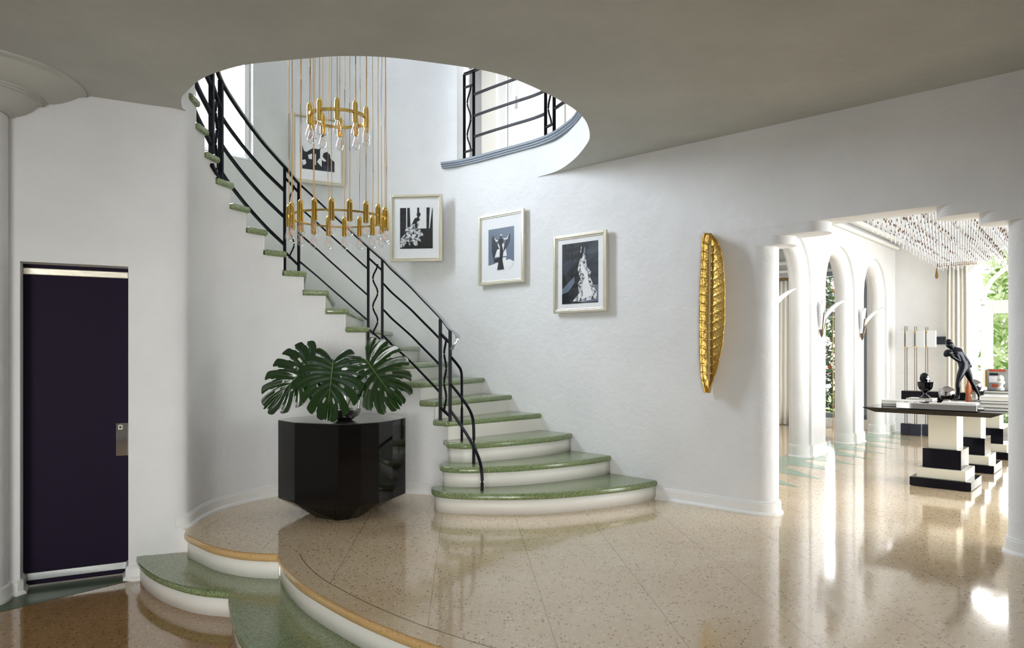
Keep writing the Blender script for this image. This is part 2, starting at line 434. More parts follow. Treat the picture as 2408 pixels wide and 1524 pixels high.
# window wall, two storeys, with its window opening
WZ0, WZ1 = 3.24, 5.35
wd = (win_b-win_a).normalized(); wlen = (win_b-win_a).length; wn = Vector((wd.y, -wd.x))
if wn.dot(Vector((-1, 1))) < 0: wn = -wn
def WW(s, off=0): return win_a+wd*s+wn*off
m = MB()
def slab(m, fn, s0, s1, z0, z1, o0, o1, mat=None):
    a, b, c, d = fn(s0, o0), fn(s1, o0), fn(s1, o1), fn(s0, o1)
    m.add([(*a, z0), (*b, z0), (*c, z0), (*d, z0), (*a, z1), (*b, z1), (*c, z1), (*d, z1)],
          [(0, 1, 2, 3), (4, 5, 6, 7), (0, 1, 5, 4), (1, 2, 6, 5), (2, 3, 7, 6), (3, 0, 4, 7)], mat)
slab(m, WW, 0, wlen, 0, WZ0, 0, .16); slab(m, WW, 0, wlen, WZ1, 6.2, 0, .16)
slab(m, WW, -.02, .03, WZ0, WZ1, 0, .16); slab(m, WW, wlen-.05, wlen+.02, WZ0, WZ1, 0, .16)
struct(m.build('wall_window', 'plaster', loc=(0, 0, 0)))
wallrib('wall_left_upper', outer_left, 0, 6.2, -.14)
wfr = MB()
for s0, s1 in ((.03, .07), (wlen-.09, wlen-.05), (.60, .63)): slab(wfr, WW, s0, s1, WZ0+.02, WZ1, .06, .11)
for z0, z1 in ((WZ0, WZ0+.045), (WZ1-.05, WZ1), (4.6, 4.63)): slab(wfr, WW, .03, wlen-.05, z0, z1, .06, .11)
slab(wfr, WW, .075, .095, WZ0+.03, WZ1, .05, .115)
w1 = struct(wfr.build('window_1', 'white', bevel=.004))
mm = MB(); slab(mm, WW, .05, wlen-.06, WZ0+.03, WZ1-.03, .08, .084); struct(mm.build('window_pane', 'pane', w1))

# the inner drum of the stair (closed below the treads) follows the inner curve with a stepped top
INNER_X = V2((-.60, 5.74), (-.568, 5.89), (-.526, 6.08), (-.56, 6.28), (-.69, 6.38), (-.82, 6.43), (-.98, 6.465), (-1.15, 6.49), (-1.32, 6.51), (-1.5, 6.52),
             (-1.68, 6.51), (-1.87, 6.46), (-2.02, 6.36), (-2.14, 6.22), (-2.23, 6.06), (-2.30, 5.89), (-2.345, 5.72), (-2.36, 5.55), (-2.355, 5.38), (-2.335, 5.22))
INN = [None]+INNER_X          # INN[n]: riser line n at the inner side (1..20)
OUT = [None]+V2((1.235, 6.195), (.897, 6.515), (.566, 6.83), (.276, 7.10), (-.018, 7.38), (-.31, 7.66), (-.72, 7.95), (-1.04, 8.02), (-1.35, 8.04), (-1.66, 8.03),
                (-1.97, 7.94), (-2.26, 7.79), (-2.53, 7.60), (-2.8, 7.33), (-3.1, 6.97), (-3.35, 6.67), (-3.56, 6.35), (-3.68, 5.98), (-3.72, 5.6), (-3.73, 5.22))
INN.append(Vector((-2.30, 5.04))); OUT.append(Vector((-3.74, 4.85)))

# foyer-side wall with the dark door, running into the rounded corner of the drum
corner = [DB+door_dir*.0]+[DB+door_dir*.10]+list(reversed(well_corner))
def dw(name, path, z0, z1, th=.2): return wallrib(name, path, z0, z1, th)
LS = DA-door_dir*.12
m = MB()
def DW(s, off=0): return DA+door_dir*s+door_nrm*off
dl = (DB-DA).length
slab(m, DW, -.40, 0, ZL, ZC, 0, .22); slab(m, DW, 0, dl, 1.845, ZC, 0, .22)
struct(m.build('wall_left', 'plaster', loc=(0, 0, 0)))
fullc = [DB]+[Vector((-2.58, 5.018))]+list(reversed(well_corner))
# the full drum wall
drum = [p for p in fullc]
wallrib('wall_corner', drum, ZL, ZC+.34, .10)
# left jamb block of the door and slab around the door recess
m = MB(); slab(m, DW, dl, dl+.08, ZL, ZC, .005, .22); struct(m.build('wall_jamb', 'plaster', loc=(0, 0, 0)))

# riser-top profile of the inner wall
m = MB()
for n in range(1, 20):
    seg = [i for i in range((n-1)*4, n*4+1)]
    pth = [inner[min(i, len(inner)-1)] for i in seg]
    m.ribbon(pth, 0, n*RZ-.05)
inw = struct(m.build('wall_stair_drum', 'plaster', smooth=True, loc=(0, 0, 0), angle=60, weld=False))

# ------------------------------------------------------------------ staircase
stair = thing('staircase', 'curving staircase with green terrazzo treads and white risers along the round wall', 'staircase', (0, 6.2, 0))
def nosecurve(n):
    if n == 1: return spline(V2((-.655, 5.90), (-.635, 5.74), (-.54, 5.635), (-.343, 5.575), (-.013, 5.557), (.319, 5.61), (.667, 5.755), (1.0, 5.945), (1.247, 6.16)), 4)
    if n == 2: return spline(V2((-.60, 6.02), (-.585, 5.90), (-.51, 5.835), (-.396, 5.81), (-.235, 5.825), (.05, 5.90), (.344, 6.05), (.65, 6.26), (.90, 6.49)), 4)
    if n == 3: return spline(V2((-.565, 6.17), (-.545, 6.09), (-.46, 6.045), (-.333, 6.045), (0, 6.24), (.37, 6.54), (.576, 6.81)), 4)
    a, b = INN[n], OUT[n]
    d = (b-a).normalized(); s = Vector((d.y, -d.x))
    nx = INN[n-1]-a
    if s.dot(nx) < 0: s = -s
    return [a+s*.03+(a-b).normalized()*.0, b+s*.03]
def inset_riser(n):
    c = nosecurve(n)
    if n <= 3: return offset(c, .035)
    return [INN[n], OUT[n]]
for n in range(1, 21):
    z = n*RZ
    nc = nosecurve(n); inn = []
    # inner side with an overhang towards the well
    if n >= 4:
        ie = inner+[Vector((-2.325, 5.17)), Vector((-2.315, 5.12)), Vector((-2.30, 5.08)), Vector((-2.29, 5.03))]
        i0, i1 = (n-1)*4, n*4
        side = offset(ie, .03)[i0:i1+1]
        d = (side[0]-side[1]).normalized(); side = [side[0]+d*.03]+side[1:]
        nc = [side[0]]+[nc[1]]
        back_i = side
    else:
        nn = INN[n+1]; back_i = [nc[0]+Vector((-.01, .0)), Vector((nn.x-.03, nn.y+.03))] if n < 3 else [nc[0], offset(inner, .03)[12], offset(inner, .03)[13]]
    bo = OUT[min(n+1, 21)]
    if n < 21:
        bk = INN[min(n+1, 21)]
        poly = list(reversed(back_i))+nc[(1 if n >= 4 else 1):]+[bo+(bo-OUT[n]).normalized()*.04]
    m = MB(); m.prism(poly, z-.052, z)
    m.build('tread', 'green', stair, bevel=.021, bseg=4, smooth=True, angle=50)
    r = inset_riser(n); m = MB(); m.ribbon(r, z-RZ, z-.045)
    if n <= 3: pass
    m.build('riser', 'riserw', stair, smooth=(n <= 3), solid=.01, angle=60)

# ------------------------------------------------------------------ gallery wall with its wide stepped opening
JL, T2L, T1L, T1R, T2R, JR = .17, .31, .57, 1.26, 1.505, 1.66
ZT, Z1, Z2 = 2.216, 2.14, 2.072
rad = WT/2
def rend(s_end, sgn, n=10):
    """half-round end of the wall, sgn=+1 faces right"""
    c = WL(s_end-sgn*rad, rad)
    return [c+D*sgn*rad*math.cos(a)-NRM*rad*math.sin(a) for a in [PI/2-PI*k/n for k in range(n+1)]]
def slabpoly(sa, sb, ra=False, rb=False):
    p = []
    pr = rend(sb, 1) if rb else [WL(sb, 0), WL(sb, WT)]
    p += pr
    pl = list(reversed(rend(sa, -1))) if ra else [WL(sa, WT), WL(sa, 0)]
    return p+pl
m = MB(); m.prism(slabpoly(-2.23, JL, rb=True), 0, Z2)
m.prism(slabpoly(-2.23, T2L, rb=True), Z2, Z1); m.prism(slabpoly(-2.23, T1L, rb=True), Z1, ZT)
m.prism(slabpoly(JR, 2.9, ra=True), 0, Z2); m.prism(slabpoly(T2R, 2.9, ra=True), Z2, Z1); m.prism(slabpoly(T1R, 2.9, ra=True), Z1, ZT)
m.prism(slabpoly(-2.23, 2.9), ZT, ZC+.36)
struct(m.build('wall_right', 'plaster', smooth=True, loc=(0, 0, 0), angle=35))
# front part of the right wall, beyond the frame, and the wall behind the camera with an opening added to let light in
pr = WL(2.9)
wallrib('wall_front_right', [pr, pr+Vector((.35, -.45)), Vector((4.9, 2.6)), Vector((4.9, -3.0))], ZL-.02, ZC+.02, .12)
m = MB()
for x0, x1, z0, z1 in ((-4.6, -2.6, ZL, ZC), (2.8, 4.9, ZL, ZC), (-2.6, 2.8, 2.4, ZC), (-2.6, 2.8, ZL, .55)): m.box(((x0+x1)/2, -3.06, (z0+z1)/2), (x1-x0, .12, z1-z0))
struct(m.build('wall_front', 'plaster', loc=(0, 0, 0)))
wallrib('wall_left_front', [Vector((-3.72, -3.0)), Vector((-3.72, 4.2)), Vector((-3.40, 4.56))], ZL, ZC, .12)

# ------------------------------------------------------------------ ceiling with the round opening of the stair
hole = spline(V2((-2.32, 5.165), (-2.325, 5.10), (-2.239, 4.90), (-2.11, 4.733), (-2.0, 4.603), (-1.905, 4.518), (-1.797, 4.443), (-1.588, 4.335), (-1.209, 4.248), (-1.0, 4.213), (-.756, 4.226), (-.515, 4.293),
                 (-.167, 4.43), (.075, 4.628), (.382, 5.03), (.539, 5.357), (.618, 5.744), (.616, 6.02), (.552, 6.47), (.428, 6.87), (.243, 7.12)), 4)
cp = hole+[WL(0), WL(2.9), Vector((4.95, 2.6)), Vector((4.95, -3.05)), Vector((-4.6, -3.05)), Vector((-4.6, 4.2)), Vector((-3.3, 4.66)), DA+door_nrm*.1, DB+door_nrm*.08, Vector((-2.42, 5.15))]
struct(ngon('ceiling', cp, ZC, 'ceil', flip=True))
m = MB(); m.ribbon(hole, ZC, ZU)
hr = offset(hole, -.10); m.ribbon(hr, ZC, ZU); n_ = len(hole)
m.add([(*p, ZU-.002) for p in hole]+[(*p, ZU-.002) for p in hr], [(i, i+1, n_+i+1, n_+i) for i in range(n_-1)])
struct(m.build('trim_12', 'plaster', smooth=True, loc=(0, 0, 0), angle=40))
# gallery floor and its grey moulding
gal = hole[40:]+[Vector((-.05, 7.405)), Vector((-.35, 7.70)), Vector((-.55, 7.87)), Vector((-.753, 7.975)), Vector((-.6, 8.6)), Vector((-.6, 12)), Vector((6, 12)), Vector((6, 3)), Vector((.1, 3.4))]
struct(ngon('floor_gallery', gal, ZU, 'white'))
medge = [Vector((-.765, 7.965)), Vector((-.55, 7.85)), Vector((-.35, 7.685)), Vector((-.05, 7.395)), Vector((.14, 7.215)), Vector((.25, 7.10)), Vector((.34, 6.98)), Vector((.43, 6.82)), Vector((.52, 6.58)), Vector((.575, 6.38)), Vector((.61, 6.05)), Vector((.612, 5.744)), Vector((.535, 5.36)), Vector((.38, 5.03)), Vector((.075, 4.63)), Vector((-.167, 4.44)), Vector((-.75, 4.24)), Vector((-1.2, 4.26)), Vector((-1.8, 4.46)), Vector((-2.1, 4.75))]
medge = spline(medge, 4)
def moulding(path, name, sections, mat):
    m = MB(); n = len(path)
    rows = [offset(path, d) for d, _ in sections]
    vs = [(rows[k][i][0], rows[k][i][1], sections[k][1]) for k in range(len(sections)) for i in range(n)]
    K = len(sections)
    m.add(vs, [(k*n+i, k*n+i+1, ((k+1) % K)*n+i+1, ((k+1) % K)*n+i) for k in range(K) for i in range(n-1)]+[tuple(k*n for k in range(K)), tuple(k*n+n-1 for k in range(K))])
    return struct(m.build(name, mat, smooth=True, loc=(0, 0, 0), angle=50))
moulding(medge, 'trim_13', [(.04, ZU+.004), (-.035, ZU+.004), (-.042, ZU-.006), (-.040, ZU-.02), (-.028, ZU-.026), (-.028, ZU-.04), (-.018, ZU-.046), (-.018, ZU-.06), (.04, ZU-.06)], 'moulding')

# upper storey shell
m = MB()
m.box((.6, 7.0, 6.2), (10, 11.5, .1))
struct(m.build('ceiling_upper', 'plaster', loc=(0, 0, 0)))
wallrib('wall_gallery_end', [Vector((-.753, 7.99)), Vector((-.555, 8.21)), Vector((-.62, 10.72))], ZU, 6.2, .12)
struct(MB().box((-.72, 8.09, ZU+.05), (.22, .10, .10), (Vector((.55, .45, 0)).normalized(), Vector((-.45, .55, 0)).normalized(), Vector((0, 0, 1)))).build('baseboard_gallery', 'trim', bevel=.006))
wallrib('wall_gallery_back', [WL(-6.0, 2.0), WL(-2.2, 2.0), WL(3.4, 2.0)], ZU, 6.2, .12)
wallrib('wall_upper_right', [Vector((5.2, 6.4)), Vector((5.2, 1.6)), Vector((-4.4, 1.6)), Vector((-4.4, 3.2))], ZU, 6.2, .1)
# gallery door and pilasters on the back wall
def GB(s, off=0): return WL(s, 2.0-off)
m = MB(); slab(m, GB, -4.94, -4.64, ZU, 6.1, .0, .10); struct(m.build('trim_14', 'sheer', bevel=.006, loc=(0, 0, 0)))
m = MB(); slab(m, GB, -4.64, -4.48, ZU, 6.1, .0, .07); struct(m.build('trim_15', 'white', bevel=.006, loc=(0, 0, 0)))
m = MB(); slab(m, GB, -4.46, -4.36, ZU, 5.5, .0, .05); slab(m, GB, -3.55, -3.45, ZU, 5.5, .0, .05); slab(m, GB, -4.46, -3.45, 5.4, 5.52, 0, .05)
d2 = struct(m.build('door_2', 'white', bevel=.006))
m = MB(); slab(m, GB, -4.36, -3.55, ZU, 5.4, .005, .03); struct(m.build('door_leaf', 'white', d2))
m = MB(); slab(m, GB, -4.32, -4.295, 4.64, 4.80, .03, .045); struct(m.build('door_handle', 'steel', d2))
m = MB(); slab(m, GB, -3.38, -3.0, ZU, 6.1, .0, .10); struct(m.build('trim_16', 'sheer', bevel=.006, loc=(0, 0, 0)))

# ------------------------------------------------------------------ baseboards
def baseboard(path, z, h, name, d=.018):
    secs = [(0, z), (-d*1.9, z), (-d*1.9, z+.012), (-d*1.35, z+.022), (-d, z+.028), (-d, z+h-.018), (-d*.55, z+h-.012), (-d*.75, z+h-.006), (-d*.3, z+h), (0, z+h)]
    m = MB(); n = len(path); rows = [offset(path, dd) for dd, _ in secs]; K = len(secs)
    vs = [(rows[k][i][0], rows[k][i][1], secs[k][1]) for k in range(K) for i in range(n)]
    m.add(vs, [(k*n+i, k*n+i+1, (k+1)*n+i+1, (k+1)*n+i) for k in range(K-1) for i in range(n-1)]+[tuple(k*n for k in range(K)), tuple(k*n+n-1 for k in range(K))])
    return struct(m.build(name, 'trim', smooth=True, loc=(0, 0, 0), angle=35))
ins = list(reversed(inner[:]))
baseboard(list(reversed(well_corner))[6:]+ins[5:-1], .0, .10, 'baseboard_drum')
jbase = [WL(-.86), WL(-.5), WL(-.2)]+rend(JL, 1)
baseboard(jbase, 0, .105, 'baseboard_right')
baseboard(list(reversed(list(reversed(rend(JR, -1)))+[]))[::-1][::-1] if False else rend(JR, -1)[::-1]+[WL(1.9), WL(2.6)], 0, .105, 'baseboard_right_end')
baseboard([DB+door_nrm*.17, DB+door_nrm*.01, DB+door_dir*.03, DB+door_dir*.12], ZL, .10, 'baseboard_corner')
baseboard([DW(-.24), DW(-.012), DW(0, .01), DW(0, .17)], ZL, .10, 'baseboard_left')

# ------------------------------------------------------------------ round column with stepped capital at far left
CC = (-3.40, 4.53)
m = MB(); m.lathe([(.20, ZL), (.20, 2.76)], (*CC, 0), 40); 
colm = tag(m.build('column', 'plaster', smooth=True), 'round white plaster column at the far left edge beside the dark door', 'column')
colm['kind'] = 'structure'
def cove(r0, z0, r1, z1, k=6):
    return [(r1+(r0-r1)*(1-math.sin(PI/2*i/k)) if False else r1+(r0-r1)*math.cos(PI/2*i/k), z0-(z0-z1)*(1-math.cos(PI/2*i/k)) if False else z0-(z0-z1)*math.sin(PI/2*i/k)**2.2) for i in range(k+1)]
prof = [(.635, ZC), (.635, ZC-.012), (.60, ZC-.018)]+cove(.59, ZC-.018, .40, 2.885)+[(.40, 2.872), (.385, 2.872), (.385, 2.860), (.365, 2.860)]+cove(.36, 2.86, .225, 2.775)+[(.225, 2.762), (.2, 2.762)]
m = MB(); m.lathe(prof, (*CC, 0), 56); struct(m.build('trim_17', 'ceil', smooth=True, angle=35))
m = MB(); m.lathe([(.225, ZL), (.225, ZL+.02), (.216, ZL+.03), (.213, ZL+.09), (.20, ZL+.10)], (*CC, 0), 40); struct(m.build('baseboard_column', 'trim', smooth=True))

# ------------------------------------------------------------------ the dark entrance door
dr = tag(bpy.data.objects.new('door_1', None)); COL.objects.link(dr); dr.location = (*DW(dl/2, .17), ZL); dr['kind'] = 'structure'
m = MB(); slab(m, DW, .0, dl, ZL+.012, 1.845, .16, .20); struct(m.build('door_leaf', 'door', dr, bevel=.003))
m = MB(); slab(m, DW, .0, dl, ZL+.045, ZL+.098, .145, .162); struct(m.build('kick_bar', 'satin', dr, bevel=.004))
m = MB(); slab(m, DW, .0, dl, 1.775, 1.82, .145, .162); struct(m.build('top_bar', 'silverframe', dr, bevel=.004))
m = MB(); slab(m, DW, dl-.075, dl-.002, .525, .755, .146, .162); lp = struct(m.build('lock_plate', 'chrome', dr, bevel=.002))
m = MB()
for a, b, c, d in ((.062, .036, .742, .738), (.062, .036, .716, .712)): slab(m, DW, dl-a, dl-b, d, c, .141, .147)
for a, b in ((.062, .058), (.040, .036)): slab(m, DW, dl-a, dl-b, .712, .742, .141, .147)
struct(m.build('keyhole_surround', 'silverframe', lp))

# ------------------------------------------------------------------ stair railing
def RP(u, Y, z): return Vector(((u-CU)/F*Y, Y, z))
rail = thing('stair_railing', 'black iron stair railing with wavy balusters and a steel handrail', 'railing', (-.6, 6.3, .66))
gal_r = thing('gallery_railing', 'black iron railing guarding the upper gallery beside the ceiling opening', 'railing', (.1, 7.3, ZU))
PA1, PA2 = RP(1035.5, 6.36, .66), RP(1058.5, 6.26, .66)
PB1, PB2 = RP(866, 6.60, 1.32), RP(899, 6.59, 1.32)
PC1, PC2 = RP(669.5, 6.43, 1.98), RP(702.5, 6.53, 1.98)
PD1, PD2 = RP(497.5, 5.64, 2.805), RP(519, 5.84, 2.64)
tops = {'A1': 1.548, 'A2': 1.447, 'B1': 2.209, 'B2': 2.10, 'C1': 2.893, 'C2': 2.79, 'D1': 3.60, 'D2': 3.45}
def bar(parent, name, pts, w=.011, mat='black', n=4, ry=None):
    m = MB(); m.tube(pts, w*1.414 if n == 4 else w, n, ry=ry*1.414 if ry else None); return m.build(name, mat, parent, smooth=(n > 4))
def post(parent, p, ztop, w=.0115):
    m = MB(); m.box((p.x, p.y, (p.z+ztop)/2), (w*2, w*2, ztop-p.z)); return m.build('post', 'black', parent)
for p, k in ((PA1, 'A1'), (PA2, 'A2')): post(rail, p, tops[k], .0145)
for p, k in ((PB1, 'B1'), (PB2, 'B2'), (PC1, 'C1'), (PC2, 'C2')): post(rail, p, tops[k], .011)
for p, k in ((PD1, 'D1'), (PD2, 'D2')): post(rail, p, tops[k], .0175)
# plan line of the railing between the posts
plan = spline([Vector((p.x, p.y)) for p in (PA2, PA1)]+V2((-.86, 6.50), (-1.08, 6.565))+[Vector((PB2.x, PB2.y)), Vector((PB1.x, PB1.y))]+V2((-1.5, 6.60), (-1.72, 6.585))+
              [Vector((PC2.x, PC2.y)), Vector((PC1.x, PC1.y))]+V2((-2.17, 6.24), (-2.28, 6.05))+[Vector((PD2.x, PD2.y)), Vector((PD1.x, PD1.y))]+V2((-2.37, 5.4), (-2.34, 5.1), (-2.28, 4.9)), 6)
cum = [0]
for i in range(1, len(plan)): cum.append(cum[-1]+(plan[i]-plan[i-1]).length)
idx = {'A2': 0, 'A1': 6, 'B2': 24, 'B1': 30, 'C2': 48, 'C1': 54, 'D2': 72, 'D1': 78}
def interp(keys, i):
    ks = sorted(keys, key=lambda k: idx[k]); x = cum[i]
    for a, b in zip(ks[:-1], ks[1:]):
        if idx[a] <= i <= idx[b]:
            t = (x-cum[idx[a]])/(cum[idx[b]]-cum[idx[a]]); return keys[a]+(keys[b]-keys[a])*t
    a, b = ks[-2], ks[-1]; sl = (keys[b]-keys[a])/(cum[idx[b]]-cum[idx[a]]); return keys[b]+sl*(x-cum[idx[b]])
H = {k: v for k, v in tops.items()}
hp = [Vector((plan[i].x, plan[i].y, interp(H, i))) for i in range(len(plan))]
# smooth the heights along the run
for _ in range(6):
    hp = [hp[0]]+[Vector((hp[i].x, hp[i].y, (hp[i-1].z+hp[i].z*2+hp[i+1].z)/4)) for i in range(1, len(hp)-1)]+[hp[-1]]
tail = [RP(1063, 6.17, 1.265), RP(1067, 6.16, 1.30), RP(1074, 6.16, 1.335), RP(1077, 6.17, 1.365), RP(1072, 6.20, 1.405)]
tail = spline(tail+[hp[0]], 4)[:-1]
m = MB(); m.tube(hp, .012*1.2, 4, ry=.012); m.build('handrail_bar', 'black', rail)
cap = [p+Vector((0, 0, .014)) for p in (tail+hp)]
m = MB(); m.tube(cap, .021, 8, ry=.010); m.build('handrail', 'steel', rail, smooth=True)
offs = {'A1': (.19, .42, .66), 'B1': (.20, .44, .67), 'B2': (.213, .45, .686), 'C1': (.21, .445, .69), 'C2': (.21, .45, .70), 'D2': (.275, .50, .725), 'D1': (.27, .5, .73)}
def zrel(i): return hp[i].z
for a, b in (('A1', 'B2'), ('B1', 'C2'), ('C1', 'D2')):
    for k in range(3):
        pts = []
        for i in range(idx[a], idx[b]+1):
            t = (cum[i]-cum[idx[a]])/(cum[idx[b]]-cum[idx[a]])
            o_ = offs[a][k]*(1-t)+offs[b][k]*t
            pts.append(Vector((plan[i].x, plan[i].y, zrel(i)-o_)))
        bar(rail, 'rail', pts, .0078 if a != 'C1' else .011)
for k in range(3):
    pts = [Vector((plan[i].x, plan[i].y, zrel(i)-offs['D1'][k])) for i in range(idx['D1'], len(plan))]
    bar(rail, 'rail', pts, .014)
def group(pa, pb, za1, zb1, za2, zb2, r, parent, waves=2.5, amp=.02):
    """pa left post, pb right post; cross bars at top (za1/zb1) and bottom (za2/zb2) and the wavy baluster"""
    bar(parent, 'cross_bar', [Vector((pa.x, pa.y, za1)), Vector((pb.x, pb.y, zb1))], r)
    bar(parent, 'cross_bar', [Vector((pa.x, pa.y, za2)), Vector((pb.x, pb.y, zb2))], r)
    mid = (pa+pb)/2; d = Vector((pb.x-pa.x, pb.y-pa.y, 0)); L = d.length; d.normalize()
    zt, zb = (za1+zb1)/2, (za2+zb2)/2; pts = []
    for i in range(41):
        t = i/40; pts.append(Vector((mid.x, mid.y, zt+(zb-zt)*t))+d*(amp*math.cos(t*2*PI*waves)))
    bar(parent, 'wavy_baluster', pts, r*.95, n=6)
group(PA1, PA2, 1.42, 1.335, .77, .70, .010, rail, 2.5, .014)
group(PB1, PB2, 2.12, 2.0, 1.47, 1.36, .0085, rail, 2.5, .022)
group(PC1, PC2, 2.81, 2.70, 2.15, 2.04, .0085, rail, 2.5, .022)
group(PD1, PD2, 3.36, 3.22, 2.72, 2.60, .014, rail, 2.5, .022)
FZ = [(RP(1086, 6.22, 0), .495, 1.09, 1.222), (RP(1114, 5.98, 0), .33, .72, .985), (RP(1133.5, 5.69, 0), .165, .385, .757)]
for p, zf, zt, zs in FZ:
    st = Vector((PA2.x, PA2.y, zs)); e1 = Vector((p.x, p.y, zt)); d = Vector((p.x-PA2.x, p.y-PA2.y, 0)); dist = d.length
    kk = (zs-zt)
    pts = spline([st, Vector((PA2.x, PA2.y, 0))+d*.35+Vector((0, 0, zs-kk*.30)), Vector((PA2.x, PA2.y, 0))+d*.72+Vector((0, 0, zs-kk*.66)), Vector((PA2.x, PA2.y, 0))+d*.93+Vector((0, 0, zt+kk*.03)), Vector((p.x, p.y, zt-.10)), Vector((p.x, p.y, zf))], 6)
    bar(rail, 'curved_bar', pts, .0125, n=6)

GP = [at(1092.5, 377.6, ZU), at(1114.5, 371, ZU), at(1279.5, 322, ZU), at(1302.5, 312.5, ZU)]
GP[0] = Vector((-.5176, 7.854, ZU)); GP[1] = Vector((-.41, 7.752, ZU)); GP[2] = Vector((.325, 6.994, ZU)); GP[3] = Vector((.40, 6.86, ZU))
gplan = spline([Vector((p.x, p.y)) for p in GP[:2]]+V2((-.22, 7.555), (0, 7.34), (.2, 7.15))+[Vector((p.x, p.y)) for p in GP[2:]]+V2((.54, 6.5), (.60, 6.1), (.6, 5.6), (.45, 5.2)), 5)
for i, p in enumerate(GP): post(gal_r, p, ZU+.93, .015)
m = MB(); m.tube([Vector((p.x, p.y, ZU+.93)) for p in gplan], .017, 4, ry=.011); m.build('handrail', 'black', gal_r)
m = MB(); m.tube([Vector((p.x, p.y, ZU+.95)) for p in gplan], .02, 8, ry=.008); m.build('handrail_cap', 'steel', gal_r, smooth=True)
for z in (.226, .45, .68):
    bar(gal_r, 'rail', [Vector((p.x, p.y, ZU+z)) for p in gplan[5:26]], .011)
    bar(gal_r, 'rail', [Vector((p.x, p.y, ZU+z)) for p in gplan[30:]], .011)
for a, b in ((0, 1), (2, 3)): group(GP[a], GP[b], ZU+.79, ZU+.79, ZU+.09, ZU+.09, .0095, gal_r, 2.0, .028)

# ------------------------------------------------------------------ faceted black drum table
TBL = thing('drum_table', 'faceted black lacquer drum table standing at the foot of the stairs', 'table', (-1.33, 5.68, 0))
tp = V2((-1.815, 5.61), (-1.625, 5.405), (-1.265, 5.275), (-1.115, 5.335), (-1.0, 5.43), (-.922, 5.58), (-.855, 5.80), (-.90, 5.98), (-1.05, 6.10), (-1.38, 6.12), (-1.64, 6.02), (-1.80, 5.80))
ft = [Vector((-1.33+(p.x+1.33)*.50, 5.68+(p.y-5.68)*.74)) for p in tp]
n_ = len(tp); zt, zm = .73, .125
m = MB(); m.add([(p.x, p.y, zt-.006) for p in tp]+[(p.x, p.y, zm) for p in tp]+[(p.x, p.y, 0) for p in ft],
    [(i, (i+1) % n_, n_+(i+1) % n_, n_+i) for i in range(n_)]+[(n_+i, n_+(i+1) % n_, 2*n_+(i+1) % n_, 2*n_+i) for i in range(n_)]+[tuple(range(n_)), tuple(range(2*n_, 3*n_))])
m.build('drum_body', 'lacquer', TBL, bevel=.002, bseg=1)
m = MB(); m.prism(tp, zt-.006, zt); m.build('table_top', 'lacquertop', TBL)
VX = Vector((-1.30, 5.62, zt))
vase = thing('vase', 'silver and clear glass vase holding the leaves on the black drum table', 'vase', VX)
m = MB(); m.lathe([(.001, 0), (.055, .001), (.075, .012), (.105, .035), (.122, .065), (.125, .085), (.119, .085), (.10, .045), (.06, .022), (.001, .018)], VX, 40); m.build('bowl', 'silver', vase, smooth=True)
vs = []; K = 36; R_ = 12
for j in range(R_+1):
    t = j/R_
    for k in range(K):
        a = 2*PI*k/K; hh = .075+(.165+.05*math.cos(a))*t
        r = .119+.012*t-.02*t*t; vs.append(VX+Vector((r*math.cos(a), r*math.sin(a), hh)))
m = MB(); m.add(vs, [(j*K+k, j*K+(k+1) % K, (j+1)*K+(k+1) % K, (j+1)*K+k) for j in range(R_) for k in range(K)]); m.build('glass_cup', 'glass', vase, smooth=True)
vs = []
for j in range(13):
    t = j/12; w = .42*(1-t)**.8+.05
    for k in range(9):
        a = -w+2*w*k/8; r = .1215+.012*t-.02*t*t; vs.append(VX+Vector((r*math.cos(a), r*math.sin(a), .08+.20*t)))
m = MB(); m.add(vs, [(j*9+k, j*9+k+1, (j+1)*9+k+1, (j+1)*9+k) for j in range(12) for k in range(8)]); m.build('silver_flame', 'silver', vase, smooth=True, solid=.003)

